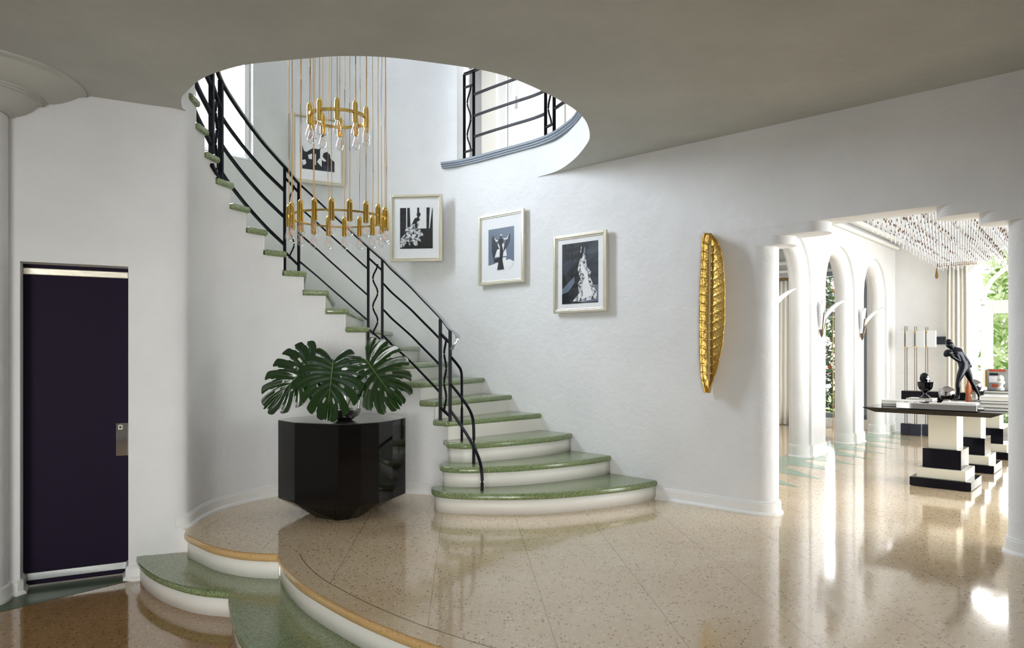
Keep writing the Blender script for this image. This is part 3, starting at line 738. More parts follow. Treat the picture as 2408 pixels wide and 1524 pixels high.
# ------------------------------------------------------------------ monstera leaves
def leaf(label, base, tip, width, nrm, sag=.5, curl=.25, lobes=9, seed=0, fold=.15):
    rr = random.Random(seed)
    base = Vector(base); tip = Vector(tip); ax = (tip-base); L = ax.length; ax.normalize()
    nrm = Vector(nrm); nrm = (nrm-ax*nrm.dot(ax)).normalized(); lat = ax.cross(nrm).normalized()
    t_ = thing('monstera_leaf', label, 'leaf', base, 'monstera leaves in the vase')
    m = MB(); SUB = 8; NT_ = 16
    for side in (-1, 1):
        NS = lobes*SUB; grid = []; jit = [rr.uniform(.92, 1.05) for _ in range(lobes)]
        for i in range(NS+1):
            s = i/NS
            th = math.radians(152)*(1-s)**1.05          # angle from tip direction
            mo = .80*L*s**1.25                           # origin on the midrib
            # outline distance
            rad_ = width*(.60*(math.sin(min(th, PI/2))**.55 if th < PI/2 else 1)-(.17 if th > PI/2 else 0)*(th-PI/2)/(PI/3))+L*.21*math.cos(th)**2*(1 if th < PI/2 else -.2)
            if s > .97: rad_ = max(rad_, L*.20)
            row = []
            f = (i % SUB)/SUB
            lob = (1-.10*(abs(f-.5)*2)**3)*jit[min(i//SUB, lobes-1)]
            for j in range(NT_+1):
                t = j/NT_
                a = th-.22*t*t*(1 if th > .3 else th/.3)
                r = rad_*t*lob
                x = side*r*math.sin(a); y = mo+r*math.cos(a)
                # narrow the lobes towards the slots
                row.append((x, y))
            grid.append(row)
        vmap = {}; vs = []; fs = []
        def P(x, y, i, j):
            ay = y/L; axx = x/(width*.6)
            z = -sag*L*.5*max(ay, -.3)**2*(1 if ay > 0 else .3)-curl*width*.35*axx*axx+fold*abs(x)+.006*math.sin(i*2*PI/SUB)*min(j/6, 1)
            return base+ax*y+lat*x+nrm*z
        for i in range(NS+1):
            for j in range(NT_+1): vs.append(P(*grid[i][j], i, j))
        cut = [rr.uniform(.46, .74) for _ in range(lobes+1)]; hole_ = [rr.random() < .7 for _ in range(lobes+1)]
        for i in range(NS):
            lb = i//SUB; f = i % SUB
            for j in range(NT_):
                t = (j+.5)/NT_
                if lb >= lobes-1: fs.append((i*(NT_+1)+j, i*(NT_+1)+j+1, (i+1)*(NT_+1)+j+1, (i+1)*(NT_+1)+j)); continue
                if lb > 0 and f == 0 and t > cut[lb]: continue
                if lb > 0 and f == 1 and t > cut[lb]+.12 : continue
                if lb < lobes-2 and f == SUB-1 and t > cut[lb+1]+.22: continue
                if hole_[lb] and 0 < lb < lobes-1 and f in (3, 4) and .22 < t < (.46 if (lb+seed) % 2 else .34): continue
                a = i*(NT_+1)+j; fs.append((a, a+1, a+NT_+2, a+NT_+1))
        m.add(vs, fs)
    o = m.build('leaf_blade', 'leaf', t_, smooth=True, angle=80, solid=.0015, weld=True)
    md = o.modifiers.new('sub', 'SUBSURF'); md.levels = 1; md.render_levels = 1
    mr = MB(); pts = []
    for i in range(9):
        y = L*.93*i/8; ay = y/L; pts.append(base+ax*y+nrm*(-sag*L*.5*ay*ay+.003))
    mr.tube(pts, [.004*(1-i/10) for i in range(9)], 6); mr.build('midrib', 'stem', t_, smooth=True)
    return t_, base
LY = 5.45
def LP(u, v, Y): return Vector(((u-CU)/F*Y, Y, CH-(v-HZ)*Y/F))
lv = [('large drooping monstera leaf at the centre front of the vase', LP(783, 852, 5.50), LP(770, 964, 5.28), .455, (.15, -1, .42), .11, .35, 1),
      ('monstera leaf on the right turned towards the stairs', LP(861, 846, 5.52), LP(928, 940, 5.42), .44, (-.1, -1, .30), .10, .15, 5),
      ('monstera leaf hanging out on the left side', LP(738, 848, 5.66), LP(634, 944, 5.50), .41, (.50, -.70, .62), .30, .55, 9)]
for lab, b, t, w, nr, sg, cu, sd in lv:
    o, b = leaf(lab, b, t, w, nr, sg, cu, 8, sd)
    root = VX+Vector((.02*(sd-4)/4, 0, .05)); mid = (root+b)/2+Vector((0, .03, .05))
    m = MB(); m.tube(spline([root, mid, b], 8), .0065, 8); m.build('stalk', 'stem', o, smooth=True)

# ------------------------------------------------------------------ bulb chandelier
CX = Vector(((796-CU)/F*5.6, 5.6, 0))
ch = thing('bulb_chandelier', 'tall brass chandelier of clear filament bulbs hanging on tan cords in stacked rings', 'chandelier', (CX.x, CX.y, 5.9))
def ring(R, z, w, nb, ph, sock_dz, cord_R, hgt=.010):
    m = MB(); m.lathe([(R-w/2, z-hgt/2), (R+w/2, z-hgt/2), (R+w/2, z+hgt/2), (R-w/2, z+hgt/2), (R-w/2, z-hgt/2)], (CX.x, CX.y, 0), 64)
    m.build('ring', 'brass', ch, smooth=True, angle=30)
    for k in range(nb):
        a = math.radians(ph+360/nb*k)
        p = Vector((CX.x+R*math.sin(a), CX.y-R*math.cos(a), z))
        sk = MB(); sk.lathe([(.001, .088), (.008, .087), (.0155, .079), (.0195, .066), (.0205, .05), (.0205, -.072), (.017, -.072), (.017, -.076), (.001, -.076)], p, 20)
        s_ = sk.build('socket', 'brass', ch, smooth=True, angle=40)
        b = MB(); b.lathe([(.011, -.074), (.0135, -.09), (.022, -.118), (.029, -.145), (.029, -.160), (.022, -.176), (.010, -.185), (.001, -.187)], p, 20); b.build('bulb', 'bulb', s_, smooth=True)
        fl = MB()
        for q in range(4):
            aa = q*PI/2; fl.tube([p+Vector((.009*math.cos(aa), .009*math.sin(aa), -.105)), p+Vector((.010*math.cos(aa+.4), .010*math.sin(aa+.4), -.148))], .0012, 4)
        fl.build('filament', 'filament', s_)
        c = MB(); wob = rnd.uniform(-.006, .006)
        pts = [p+Vector((wob*math.sin(j*.9+k), 0, .085+(5.88-z-.085)*j/10)) for j in range(11)]
        pts[0] = p+Vector((0, 0, .085)); c.tube(pts, .0032, 6); c.build('cord', 'cord', ch, smooth=True)
rnd = random.Random(3)
ring(.367, 2.287, .028, 18, 6, 0, 0); ring(.221, 3.065, .028, 10, 11, 0, 0, .018); ring(.12, 3.80, .028, 6, 14, 0, 0)
m = MB(); m.lathe([(.001, 6.14), (.40, 6.14), (.40, 5.90), (.39, 5.88), (.001, 5.88)], (CX.x, CX.y, 0), 48); m.build('canopy', 'brass', ch, smooth=True, angle=30)

# ------------------------------------------------------------------ framed photographs
def picture(label, L3, R3, z0, z1, art, fw=.028, mat_l=.06, mat_b=.1, dep=.03):
    L3, R3 = Vector(L3), Vector(R3); x = (R3-L3); W = x.length; x.normalize(); x3 = Vector((x.x, x.y, 0)); n3 = Vector((x.y, -x.x, 0)); Z = Vector((0, 0, 1))
    c = Vector(((L3.x+R3.x)/2, (L3.y+R3.y)/2, (z0+z1)/2)); Hh = z1-z0
    t_ = thing('framed_photograph', label, 'picture', c, 'framed photographs along the stair wall'); A = (x3, n3, Z)
    m = MB()
    for sx in (-1, 1): m.box(c+x3*sx*(W/2-fw/2)+n3*dep/2, (fw, dep, Hh), A)
    for sz in (-1, 1): m.box(c+Z*sz*(Hh/2-fw/2)+n3*dep/2, (W-2*fw, dep, fw), A)
    g = fw+.007
    for sx in (-1, 1): m.box(c+x3*sx*(W/2-g)+n3*dep*.42, (.012, dep*.75, Hh-2*fw), A)
    for sz in (-1, 1): m.box(c+Z*sz*(Hh/2-g)+n3*dep*.42, (W-2*fw-.02, dep*.75, .012), A)
    m.build('frame', 'silverframe', t_, bevel=.004)
    m = MB(); m.box(c+n3*.012, (W-2*fw, .006, Hh-2*fw), A); m.build('mat_board', 'mat', t_)
    pw, ph, oy, bg, shapes = art
    m = MB(); q = c+Z*oy+n3*.0158
    def poly(pts, mat, k):
        m.add([q+x3*(px*pw/2)+Z*(pz*ph/2)+n3*(.0003*k) for px, pz in pts], [tuple(range(len(pts)))], mat)
    poly([(-1, -1), (1, -1), (1, 1), (-1, 1)], bg, 0)
    for k, (mt, pts) in enumerate(shapes): poly(pts, mt, k+1)
    m.build('print', None, t_)
    m = MB(); m.box(c+n3*.0225, (W-2*fw, .001, Hh-2*fw), A); m.build('glazing', 'pane', t_)
    return t_
def blob(cx, cz, rx, rz, n=18, rough=0, seed=1):
    r = random.Random(seed); return [(cx+rx*(1+r.uniform(-rough, rough))*math.cos(2*PI*i/n), cz+rz*(1+r.uniform(-rough, rough))*math.sin(2*PI*i/n)) for i in range(n)]
art1 = (.365, .448, .0, 'paper', [
    ('ink', [(-1, -1), (1, -1), (1, -.02), (.25, -.02), (-.35, -.12), (-.4, 1), (-1, 1)]), ('paper', [(-.62, -.1), (-.56, -.1), (-.56, 1), (-.62, 1)]),
    ('ink', [(.05, .72), (.18, .72), (.18, 1), (.05, 1)]), ('ink', [(.62, -.1), (.76, -.1), (.82, 1), (.62, 1)]), ('ink', [(.8, -.1), (1, -.1), (1, .9), (.97, 1)]),
    ('feather', [(-1, -.95), (-.95, -.5), (-.72, -.3), (-.65, -.02), (-.35, .08), (-.2, .3), (.1, .42), (.15, .1), (.25, -.1), (.45, -.35), (.2, -.42), (.3, -.68), (.05, -.6), (.1, -.85), (-.12, -.85), (-.3, -.6), (-.4, -.88), (-.55, -.62), (-.75, -.9)]),
    ('ink', [(-.35, .08), (-.1, .48), (.15, .55), (.22, .38), (.02, .3), (.08, .05), (-.05, -.1), (-.08, .2), (-.2, .22)]), ('ink', blob(.14, .66, .12, .12)), ('ink', [(.05, .5), (.13, .48), (.16, .62), (.08, .62)])])
art2 = (.37, .435, -.008, 'inkmid', [
    ('paper', [(-1, -1), (1, -1), (1, -.62), (.4, -.55), (.4, -.42), (.1, -.4), (-.5, -.66), (-1, -.72)]),
    ('paper', [(-.55, -.35), (-.4, .1), (-.1, .35), (.1, .35), (.35, .1), (.45, -.35)]),
    ('inkdark', [(-.72, -.1), (-.72, .62), (-.55, .68), (-.35, .35), (-.12, .02), (-.3, .0), (-.58, -.5)]), ('inkdark', [(.72, .62), (.62, .66), (.42, .42), (.22, .1), (.2, -.15), (.5, .1), (.68, .3)]),
    ('paper', [(-.55, .62), (-.35, .45), (-.18, .48), (-.18, .42), (-.4, .38)]), ('paper', [(.62, .66), (.45, .48), (.16, .50), (.16, .44), (.5, .42)]),
    ('ink', [(-.22, .34), (-.22, .48), (0, .5), (.2, .48), (.2, .34), (.08, .18), (.2, -.1), (.14, -.35), (.12, -.55), (.25, -.97), (-.3, -.97), (-.2, -.62), (-.55, -.6), (-.55, -.45), (-.1, -.38), (-.08, .1)]),
    ('ink', blob(.0, .58, .07, .075)), ('paper', blob(.02, .66, .07, .04)), ('paper', blob(.62, -.72, .3, .2))])
art3 = (.425, .565, .0, 'ink', [
    ('inkdark', [(-1, -.1), (-.3, .25), (-.2, .5), (-1, .35)]), ('inkdark', [(.35, -.3), (1, -.4), (1, 1), (.45, 1)]), ('inkmid', [(-1, -.8), (-.65, -.62), (-.3, -.35), (-.3, -.1), (-1, -.5)]),
    ('inkmid', [(-.2, -1), (1, -.95), (1, -.42), (.7, -.42)]), ('inkmid', [(.2, .6), (.3, .6), (.34, .85), (.24, .8)]),
    ('ink', [(-.15, .9), (-.1, .45), (-.32, -.05), (-.25, -.28), (-.65, -.6), (-1, -.66), (-1, -1), (.1, -1), (.3, .2), (.12, .65)]),
    ('feather', [(0, .42), (.15, .5), (.2, .62), (.32, .55), (.4, .2), (.62, -.0), (.55, -.15), (.72, -.38), (.95, -.7), (.9, -.88), (.1, -.95), (-.4, -.92), (-.05, -.68), (-.1, -.35), (.05, -.2), (-.12, .1)]),
    ('paper', [(.1, .4), (.3, .1), (.45, -.1), (.5, -.35), (.75, -.75), (.2, -.85), (.15, -.4), (.3, -.15), (.05, .1)]), ('paper', [(.02, .68), (.08, .66), (.12, .86), (.06, .84)]), ('ink', blob(-.03, .78, .11, .12))])
art4 = (.345, .405, -.015, 'paper', [
    ('ink', [(-1, -1), (1, -1), (1, -.45), (.75, -.3), (.72, -.1), (.55, .05), (.3, -.05), (.25, -.25), (.5, -.45), (.35, -.5), (.1, -.35), (.1, .1), (.35, .5), (.2, .25), (0, .12), (-.35, .15), (-.75, -.1), (-.9, -.05), (-1, .25)]),
    ('paper', [(-1, -.55), (-.8, -.5), (-.75, -.7), (-.95, -.85)]), ('paper', [(-.65, -.25), (-.4, -.15), (-.4, -.45), (-.6, -.45)]), ('paper', [(.05, -.35), (.2, -.4), (.2, -.8), (-.1, -.55)]),
    ('paper', [(-.22, -.15), (-.16, -.15), (-.16, -.75), (-.22, -.7)]), ('inkdark', [(.3, -1), (1, -1), (1, -.75), (.3, -.7)]), ('ink', [(-.4, .55), (-.15, .75), (-.2, .60)]), ('ink', [(.05, .6), (.2, .9), (.5, .95), (.15, .75)]), ('ink', [(-.95, -.8), (-.5, -.78), (-.5, -.95), (-.95, -.98)])])
o_ = .012
picture('silver framed photograph of a feathered gown by a window, just right of the chandelier', (-1.334, 7.96), (-.757, 7.90), 2.249, 2.983, art1)
picture('silver framed photograph of a figure in black spreading a sheer cape', (-.338, 7.655), (.135, 7.20), 1.955, 2.69, art2)
picture('silver framed photograph of a white gown in a dark room, lowest and rightmost', (.415, 6.935), (.865, 6.505), 1.625, 2.36, art3)
picture('white framed photograph seen behind the chandelier cords, highest on the stair wall', (-2.34, 7.66), (-1.84, 7.93), 3.064, 3.80, art4)

# ------------------------------------------------------------------ gold leaf sculpture on the wall
def WU(u):
    k = (u-CU)/F; Y = 7.784/(1.057+k); return Vector((k*Y, Y))
gl = thing('wall_sculpture', 'tall gilded leaf shaped wall sculpture with raised veins and a pale central rib', 'wall sculpture', (*WU(1675), 1.2))
gx = Vector((D.x, D.y, 0)); gn = Vector((-NRM.x, -NRM.y, 0)); pc = WU(1672); gc = Vector((pc.x, pc.y, 0))
Yg = pc.y
def zf(v): return CH-(v-HZ)*Yg/F
ztop, zbot = zf(550), zf(923)
def gw(t):   # left and right extents in metres from the rib, t from top (0) to bottom (1)
    lpts = [(0, .045), (.03, .062), (.1, .064), (.3, .075), (.5, .078), (.75, .074), (.9, .06), (1, .026)]
    rpts = [(0, -.03), (.02, .05), (.06, .10), (.12, .135), (.2, .155), (.35, .17), (.55, .172), (.7, .155), (.85, .11), (.94, .06), (1, .03)]
    def ip(p):
        for (a, x), (b, y) in zip(p[:-1], p[1:]):
            if t <= b: return x+(y-x)*(t-a)/(b-a)
        return p[-1][1]
    return ip(lpts), ip(rpts)
NV, NH = 150, 20; vs = []
for i in range(NV+1):
    t = i/NV; l, r = gw(t); z = ztop+(zbot-ztop)*t; ribshift = .012*(1-t)
    for j in range(NH+1):
        q = j/NH
        if q < .4:
            f = 1-q/.4; x = -l*f; dep_ = .010+.030*f*f; ph = (t*18.5+f*.35)
        else:
            f = (q-.4)/.6; x = r*f; dep_ = .010+.085*f**1.7; ph = (t*18.5+.02+f*.75)
        rg = max(0, 1-abs((ph % 1)-.5)*11)*.008*(1 if .05 < t < .94 else 0)
        lip = .008 if (j in (0, NH)) else 0
        sag_ = .03*(1-math.sin(PI*min(max(t, 0), 1)))
        vs.append(gc+gx*(x+ribshift)+gn*(dep_+rg+lip+.012-sag_*.2)+Vector((0, 0, z)))
m = MB(); m.add(vs, [(i*(NH+1)+j, i*(NH+1)+j+1, (i+1)*(NH+1)+j+1, (i+1)*(NH+1)+j) for i in range(NV) for j in range(NH)])
m.build('leaf_shell', 'gold', gl, smooth=True, solid=.004, angle=70)
m = MB(); m.tube([gc+gx*(.012*(1-t))+gn*.034+Vector((0, 0, ztop+(zbot-ztop)*t)) for t in (.075, .3, .6, .93)], .008, 6, ry=.006); m.build('centre_rib', 'ivory', gl)
m = MB()
for x, t in ((-.055, .27), (.12, .265), (-.045, .785), (.075, .785)): m.sphere(gc+gx*x+gn*(.03+.05*(x > 0))+Vector((0, 0, ztop+(zbot-ztop)*t)), .005, 8)
m.build('mounting_screw', 'ink', gl)

# ------------------------------------------------------------------ far room: arcade wall
TK = .27; SP = 2.04; AW = 1.21; 
opens = [(-1.22, 0), (.5, 1.71), (2.11, 3.3)]
m = MB()
def arcpts(a, b):
    c = (a+b)/2; r = (b-a)/2; k = 16
    return [(a, 0)]+[(c-r*math.cos(PI*i/k), SP+r*math.sin(PI*i/k)) for i in range(k+1)]+[(b, 0)]
for w in (0, -TK):
    poly_strips = []
    sgn = 1
    # vertical slices
    xs = [-3.02]
    for a, b in opens:
        c = (a+b)/2; r = (b-a)/2
        xs += [c-r*math.cos(PI*i/16) for i in range(17)]
    xs += [3.8]
    for x0, x1 in zip(xs[:-1], xs[1:]):
        if x1-x0 < 1e-6: continue
        xm = (x0+x1)/2; zz0 = zz1 = 0
        for a, b in opens:
            if a <= xm <= b:
                c = (a+b)/2; r = (b-a)/2
                zz0 = SP+math.sqrt(max(r*r-(x0-c)**2, 0)); zz1 = SP+math.sqrt(max(r*r-(x1-c)**2, 0))
        p, q = AR(x0, w), AR(x1, w)
        m.add([(*p, zz0), (*q, zz1), (*q, 3.1), (*p, 3.1)], [(0, 1, 2, 3)])
struct(m.build('wall_arcade', 'plaster', loc=(0, 0, 0)))
m = MB()
for a, b in opens:
    pa = arcpts(a, b); K = 10; rows = []; R_ = .105
    for i, (s, z) in enumerate(pa):
        c = (a+b)/2; r = (b-a)/2
        if z < SP+1e-6: dx, dz = (1 if s < c else -1), 0
        else: dx, dz = (c-s)/r, (SP-z)/r
        row = []
        seq = [(0, 0), (-.03, 0)]+[(-TK/2+R_*math.cos(PI*k/K), R_*math.sin(PI*k/K)) for k in range(K+1)]+[(-TK+.03, 0), (-TK, 0)]
        for w, o in seq: row.append((*AR(s+dx*o, w), z+dz*o))
        rows.append(row)
    n_ = len(rows[0]); m.add([v for r_ in rows for v in r_], [(i*n_+k, i*n_+k+1, (i+1)*n_+k+1, (i+1)*n_+k) for i in range(len(rows)-1) for k in range(n_-1)])
struct(m.build('trim_18', 'plaster', smooth=True, loc=(0, 0, 0), angle=35))
# arcade skirting round each pier
def pierbase(s0, s1, nm):
    K = 8; R_ = .105
    p = [AR(s0, -TK)]+[AR(s0-R_*math.sin(PI*k/K), -TK/2-R_*math.cos(PI*k/K)) for k in range(K+1)]+[AR(s0, -.03), AR(s0, 0), AR(s1, 0), AR(s1, -.05)]
    return baseboard(p, 0, .15, nm)
pierbase(.0, .5, 'baseboard_pier'); pierbase(1.71, 2.11, 'baseboard_pier_middle'); pierbase(3.3, 3.8, 'baseboard_pier_far')
# end wall with arched french door and, in the side passage, a garden window
def EW(w, off=0): return AR(3.8+off, w)
m = MB()
DC, DR, DS = 1.78, .92, 1.975
zs = lambda w: DS+math.sqrt(max(DR*DR-(w-DC)**2, 0))
slab(m, EW, -3.4, -1.30, 0, 3.1, 0, .14); slab(m, EW, -1.30, -.42, 0, .16, 0, .14); slab(m, EW, -1.30, -.42, 2.62, 3.1, 0, .14); slab(m, EW, -.42, DC-DR, 0, 3.1, 0, .14); slab(m, EW, DC+DR, 5.2, 0, 3.1, 0, .14)
for i in range(20):
    a, b = DC-DR*math.cos(PI*i/20), DC-DR*math.cos(PI*(i+1)/20)
    za, zb = zs(a), zs(b)
    vs = [(*EW(a), za), (*EW(b), zb), (*EW(b), 3.1), (*EW(a), 3.1), (*EW(a, .14), za), (*EW(b, .14), zb), (*EW(b, .14), 3.1), (*EW(a, .14), 3.1)]
    m.add(vs, [(0, 1, 2, 3), (4, 5, 6, 7), (0, 1, 5, 4)])
struct(m.build('wall_far_end', 'plaster', loc=(0, 0, 0)))
m = MB(); X3 = Vector((PP.x, PP.y, 0)); Y3 = Vector((E.x, E.y, 0)); Z3 = Vector((0, 0, 1)); AX = (X3, Y3, Z3)
def ewb(m, w0, w1, z0, z1, o=.05, d=.06):
    c = EW((w0+w1)/2, o); m.box((c.x, c.y, (z0+z1)/2), (w1-w0, d, z1-z0), AX)
ewb(m, DC-DR, DC+DR, DS-.03, DS+.05)
for w in (DC-DR+.0, DC-.63, DC+.58, DC+DR-.05): ewb(m, w, w+.05, 0, DS)
for R_ in (.60, DR-.02):
    m.tube([(*EW(DC-R_*math.cos(PI*i/24), .05), DS+R_*math.sin(PI*i/24)) for i in range(25)], .03, 6)
for a in (45, 90, 135):
    c, s = math.cos(math.radians(a)), math.sin(math.radians(a)); m.tube([(*EW(DC-c*.60, .05), DS+s*.60), (*EW(DC-c*DR, .05), DS+s*DR)], .022, 4)
d3 = struct(m.build('door_3', 'white'))
m = MB(); ewb(m, DC-.58, DC-.48, 0, DS-.03, .04, .05); ewb(m, DC+.48, DC+.58, 0, DS-.03, .04, .05); ewb(m, DC-.48, DC+.48, DS-.14, DS-.03, .04, .05); ewb(m, DC-.48, DC+.48, 0, .22, .04, .05)
dlf = struct(m.build('door_leaf', 'white', d3, bevel=.004))
m = MB(); ewb(m, DC-.57, DC-.535, .75, 1.0, .0, .02); ewb(m, DC-.56, DC-.42, .915, .935, -.02, .02); struct(m.build('door_handle', 'brassd', d3))
m = MB(); ewb(m, DC-.48, DC+.48, .2, DS-.14, .05, .004); struct(m.build('door_glass', 'pane', d3))
m = MB(); ewb(m, -1.30, -1.22, .16, 2.62); ewb(m, -.50, -.42, .16, 2.62); ewb(m, -.93, -.88, 1.93, 2.62); 
for z0, z1 in ((.16, .24), (1.86, 1.94), (2.54, 2.62)): ewb(m, -1.30, -.42, z0, z1)
w2 = struct(m.build('window_2', 'moulding', bevel=.004))
m = MB(); ewb(m, -1.22, -.5, .24, 2.54, .05, .004); struct(m.build('window_pane', 'pane', w2))
m = MB(); ewb(m, -1.36, -.36, 0, .16, -.02, .05); struct(m.build('baseboard_window', 'trim', bevel=.006))
baseboard([EW(-3.3), EW(-1.4)], 0, .15, 'baseboard_passage'); baseboard([EW(.02), EW(.85)], 0, .15, 'baseboard_far')
m = MB(); m.box((*EW(-2.3, -.06), 2.66), (2.0, .12, .05), AX); m.box((*EW(-2.3, -.09), 2.80), (2.0, .18, .06), AX); m.box((*EW(-2.3, -.03), 2.56), (2.0, .06, .06), AX); struct(m.build('trim_19', 'trim', bevel=.012))
m = MB(); m.box((*EW(-.9, -.03), 2.72), (1.0, .06, .10), AX); struct(m.build('trim_20', 'moulding', bevel=.006))
# ceilings, side walls
far_c = [AR(-3.06, -2.7), AR(-3.0, 5.3), AR(3.95, 5.3), AR(3.95, -2.75)]
struct(ngon('ceiling_far', far_c, 3.05, 'plaster', flip=True))
m = MB(); m.box((*AR(.4, .10), 2.99), (.10, 6.75, .06), AX); m.box((*AR(.4, .04), 2.90), (.06, 6.75, .05), AX); struct(m.build('trim_21', 'trim', bevel=.02, bseg=3))
wallrib('wall_passage', [AR(-2.9, -2.6), AR(3.9, -2.6)], 0, 3.1, .12)
m = MB()
def FS(s, off=0): return AR(s, 4.6+off)
slab(m, FS, -4.5, -3.4, 0, 3.1, 0, .12); slab(m, FS, -3.4, 3.2, 2.6, 3.1, 0, .12); slab(m, FS, 3.2, 3.9, 0, 3.1, 0, .12)
for s in (-1.3, 1.0): slab(m, FS, s, s+.25, 0, 2.6, 0, .12)
struct(m.build('wall_far_side', 'plaster', loc=(0, 0, 0)))
wallrib('wall_far_near', [WL(2.9, WT), WL(6.6, WT)], 0, 3.1, .1)

# sconces
def sconce(label, s, w, z):
    o = AR(s, w); t_ = thing('wall_sconce', label, 'wall light', (o.x, o.y, z), 'sconces on the arcade piers')
    base = Vector((o.x, o.y, z)); X = Vector((E.x, E.y, 0)); N_ = Vector((PP.x, PP.y, 0)); Z = Vector((0, 0, 1))
    for k, (lean, spread, sd) in enumerate(((.02, .075, -1), (.17, .07, 1))):
        m = MB(); vs = []; n = 12
        for i in range(n+1):
            t = i/n; hw = spread*(t**.6)*(1.0 if t < .75 else max(0.05, 1-((t-.75)/.25)**2)); out = lean*t**2.0+.02
            for j in range(7):
                q = j/6*2-1; vs.append(base+Z*(.10+.36*t*(1 if k else .97))+X*(hw*q+sd*.02*t)+N_*(out+.05*(1-q*q)*min(1, t*2)+(.10*t**3 if k else 0)))
        m.add(vs, [(i*7+j, i*7+j+1, (i+1)*7+j+1, (i+1)*7+j) for i in range(n) for j in range(6)]); m.build('glass_petal', 'frost', t_, smooth=True, solid=.004)
    m = MB(); m.lathe([(.001, 0), (.012, .02), (.022, .05), (.028, .10), (.001, .10)], base+N_*.035, 14); m.build('tip', 'pewter', t_, smooth=True)
    m = MB()
    for q in (-1, 1): m.tube([base+N_*.05+X*q*.022+Z*.09, base+N_*.085+X*q*.07+Z*.30], .007, 6)
    m.build('bracket', 'pewter', t_)
sconce('frosted tulip sconce on the arcade pier beside the garden window', .25, 0, 1.435)
sconce('smaller looking frosted sconce on the farther arcade pier above the table tip', 1.91, 0, 1.42)
sconce('sconce on the nearest pier, half hidden by the column', -1.42, 0, 1.45)

# curtains and rods
def curtain(label, w0, w1, z0, z1, off, n=7):
    c0 = EW((w0+w1)/2, off); t_ = thing('curtain', label, 'curtain', (c0.x, c0.y, z0))
    m = MB(); N = n*8; vs = []
    for i in range(N+1):
        t = i/N; w = w0+(w1-w0)*t; a = .03*math.sin(t*n*2*PI)+.01*math.sin(t*n*3.7)
        for zz, sp in ((z0, 1.15), (z0+.4, 1.0), (z1-.3, .95), (z1, .9)):
            p = EW((w0+w1)/2+(w-(w0+w1)/2)*sp, off+a); vs.append((p.x, p.y, zz))
    m.add(vs, [(i*4+k, (i+1)*4+k, (i+1)*4+k+1, i*4+k+1) for i in range(N) for k in range(3)]); m.build('cloth', 'sheer', t_, smooth=True, solid=.002, angle=80)
    m = MB(); r0 = EW(w0-.12, off); r1 = EW(w1+.1, off)
    pts = [(r0.x+(r1.x-r0.x)*k/24, r0.y+(r1.y-r0.y)*k/24, z1+.02+.006*math.sin(k*PI/2)) for k in range(25)]
    m.tube(pts, .014, 8); m.tube([(p[0], p[1], p[2]+.03) for p in pts], .008, 6); m.build('curtain_rod', 'brassd', t_, smooth=True)
    m = MB(); m.lathe([(.004, 0), (.012, -.06), (.02, -.11), (.022, -.15), (.001, -.175)], (r0.x, r0.y, z1+.0), 10); m.build('tassel', 'brassd', t_, smooth=True)
curtain('cream curtain on a rod in the passage behind the arcade', -1.86, -1.42, .01, 2.50, -.10, 5)
curtain('tall cream curtain at the left of the arched garden door', .72, 1.02, .01, 2.55, -.12, 5)
m = MB(); p = EW(.64, -.008); m.box((p.x, p.y, 1.44), (.13, .016, .12), AX); sw = m.build('light_switch', 'inkdark', bevel=.003)
tag(sw, 'small dark switch panel on the far wall behind the figure head', 'switch')
# brass arched frame seen against the garden window
bf = MB(); pts = []
for i in range(17):
    a = PI*i/16; p = AR(3.2, -.92-.16*math.cos(a)); pts.append((p.x, p.y, 1.86+.16*math.sin(a)))
pl = AR(3.2, -.76); pl2 = AR(3.2, -1.08); pts = [(pl2.x, pl2.y, 0)]+pts+[(pl.x, pl.y, 0)]
bf.tube(pts, .006, 8); o = bf.build('arched_frame', 'brassd', smooth=True); tag(o, 'slim gold arched frame standing before the garden window', 'frame')

# garden behind the windows: leafy hedges
def hedge(name, label, w0, w1, off0, off1, z1, mats, n, sz, seed):
    r = random.Random(seed); m = MB()
    for k in range(n):
        w = r.uniform(w0, w1); off = r.uniform(off0, off1); z = r.uniform(-.1, z1); p = EW(w, off); c = Vector((p.x, p.y, z))
        a = Vector((r.uniform(-1, 1), r.uniform(-1, 1), r.uniform(-.6, 1))).normalized(); b = a.cross(Vector((r.uniform(-1, 1), r.uniform(-1, 1), r.uniform(-1, 1)))).normalized()
        s = sz*r.uniform(.6, 1.4); nn = a.cross(b)
        m.add([c-a*s, c-b*s*.35+nn*s*.1, c+a*s, c+b*s*.35+nn*s*.1], [(0, 1, 2), (0, 2, 3)], r.choice(mats))
    o = m.build(name, None); return tag(o, label, 'hedge', kind='stuff')
hedge('garden_hedge', 'dark glossy shrubbery outside the passage window', -2.3, .6, .5, 1.3, 3.0, ['hedgeb', 'hedgeb', 'hedgea', 'rust', 'hedgeb'], 5200, .085, 1)
hedge('overexposed_hedge', 'foliage beyond the arched garden door, overexposure painted in as pale green', .6, 5.0, 3.5, 5.5, 3.6, ['hedgeoverexposed', 'hedgeoverexposed', 'hedgea'], 6500, .13, 2)
gd = struct(ngon('ground', [EW(-6, .14), EW(9, .14), EW(9, 14), EW(-6, 14)], -.08, 'lawn'))

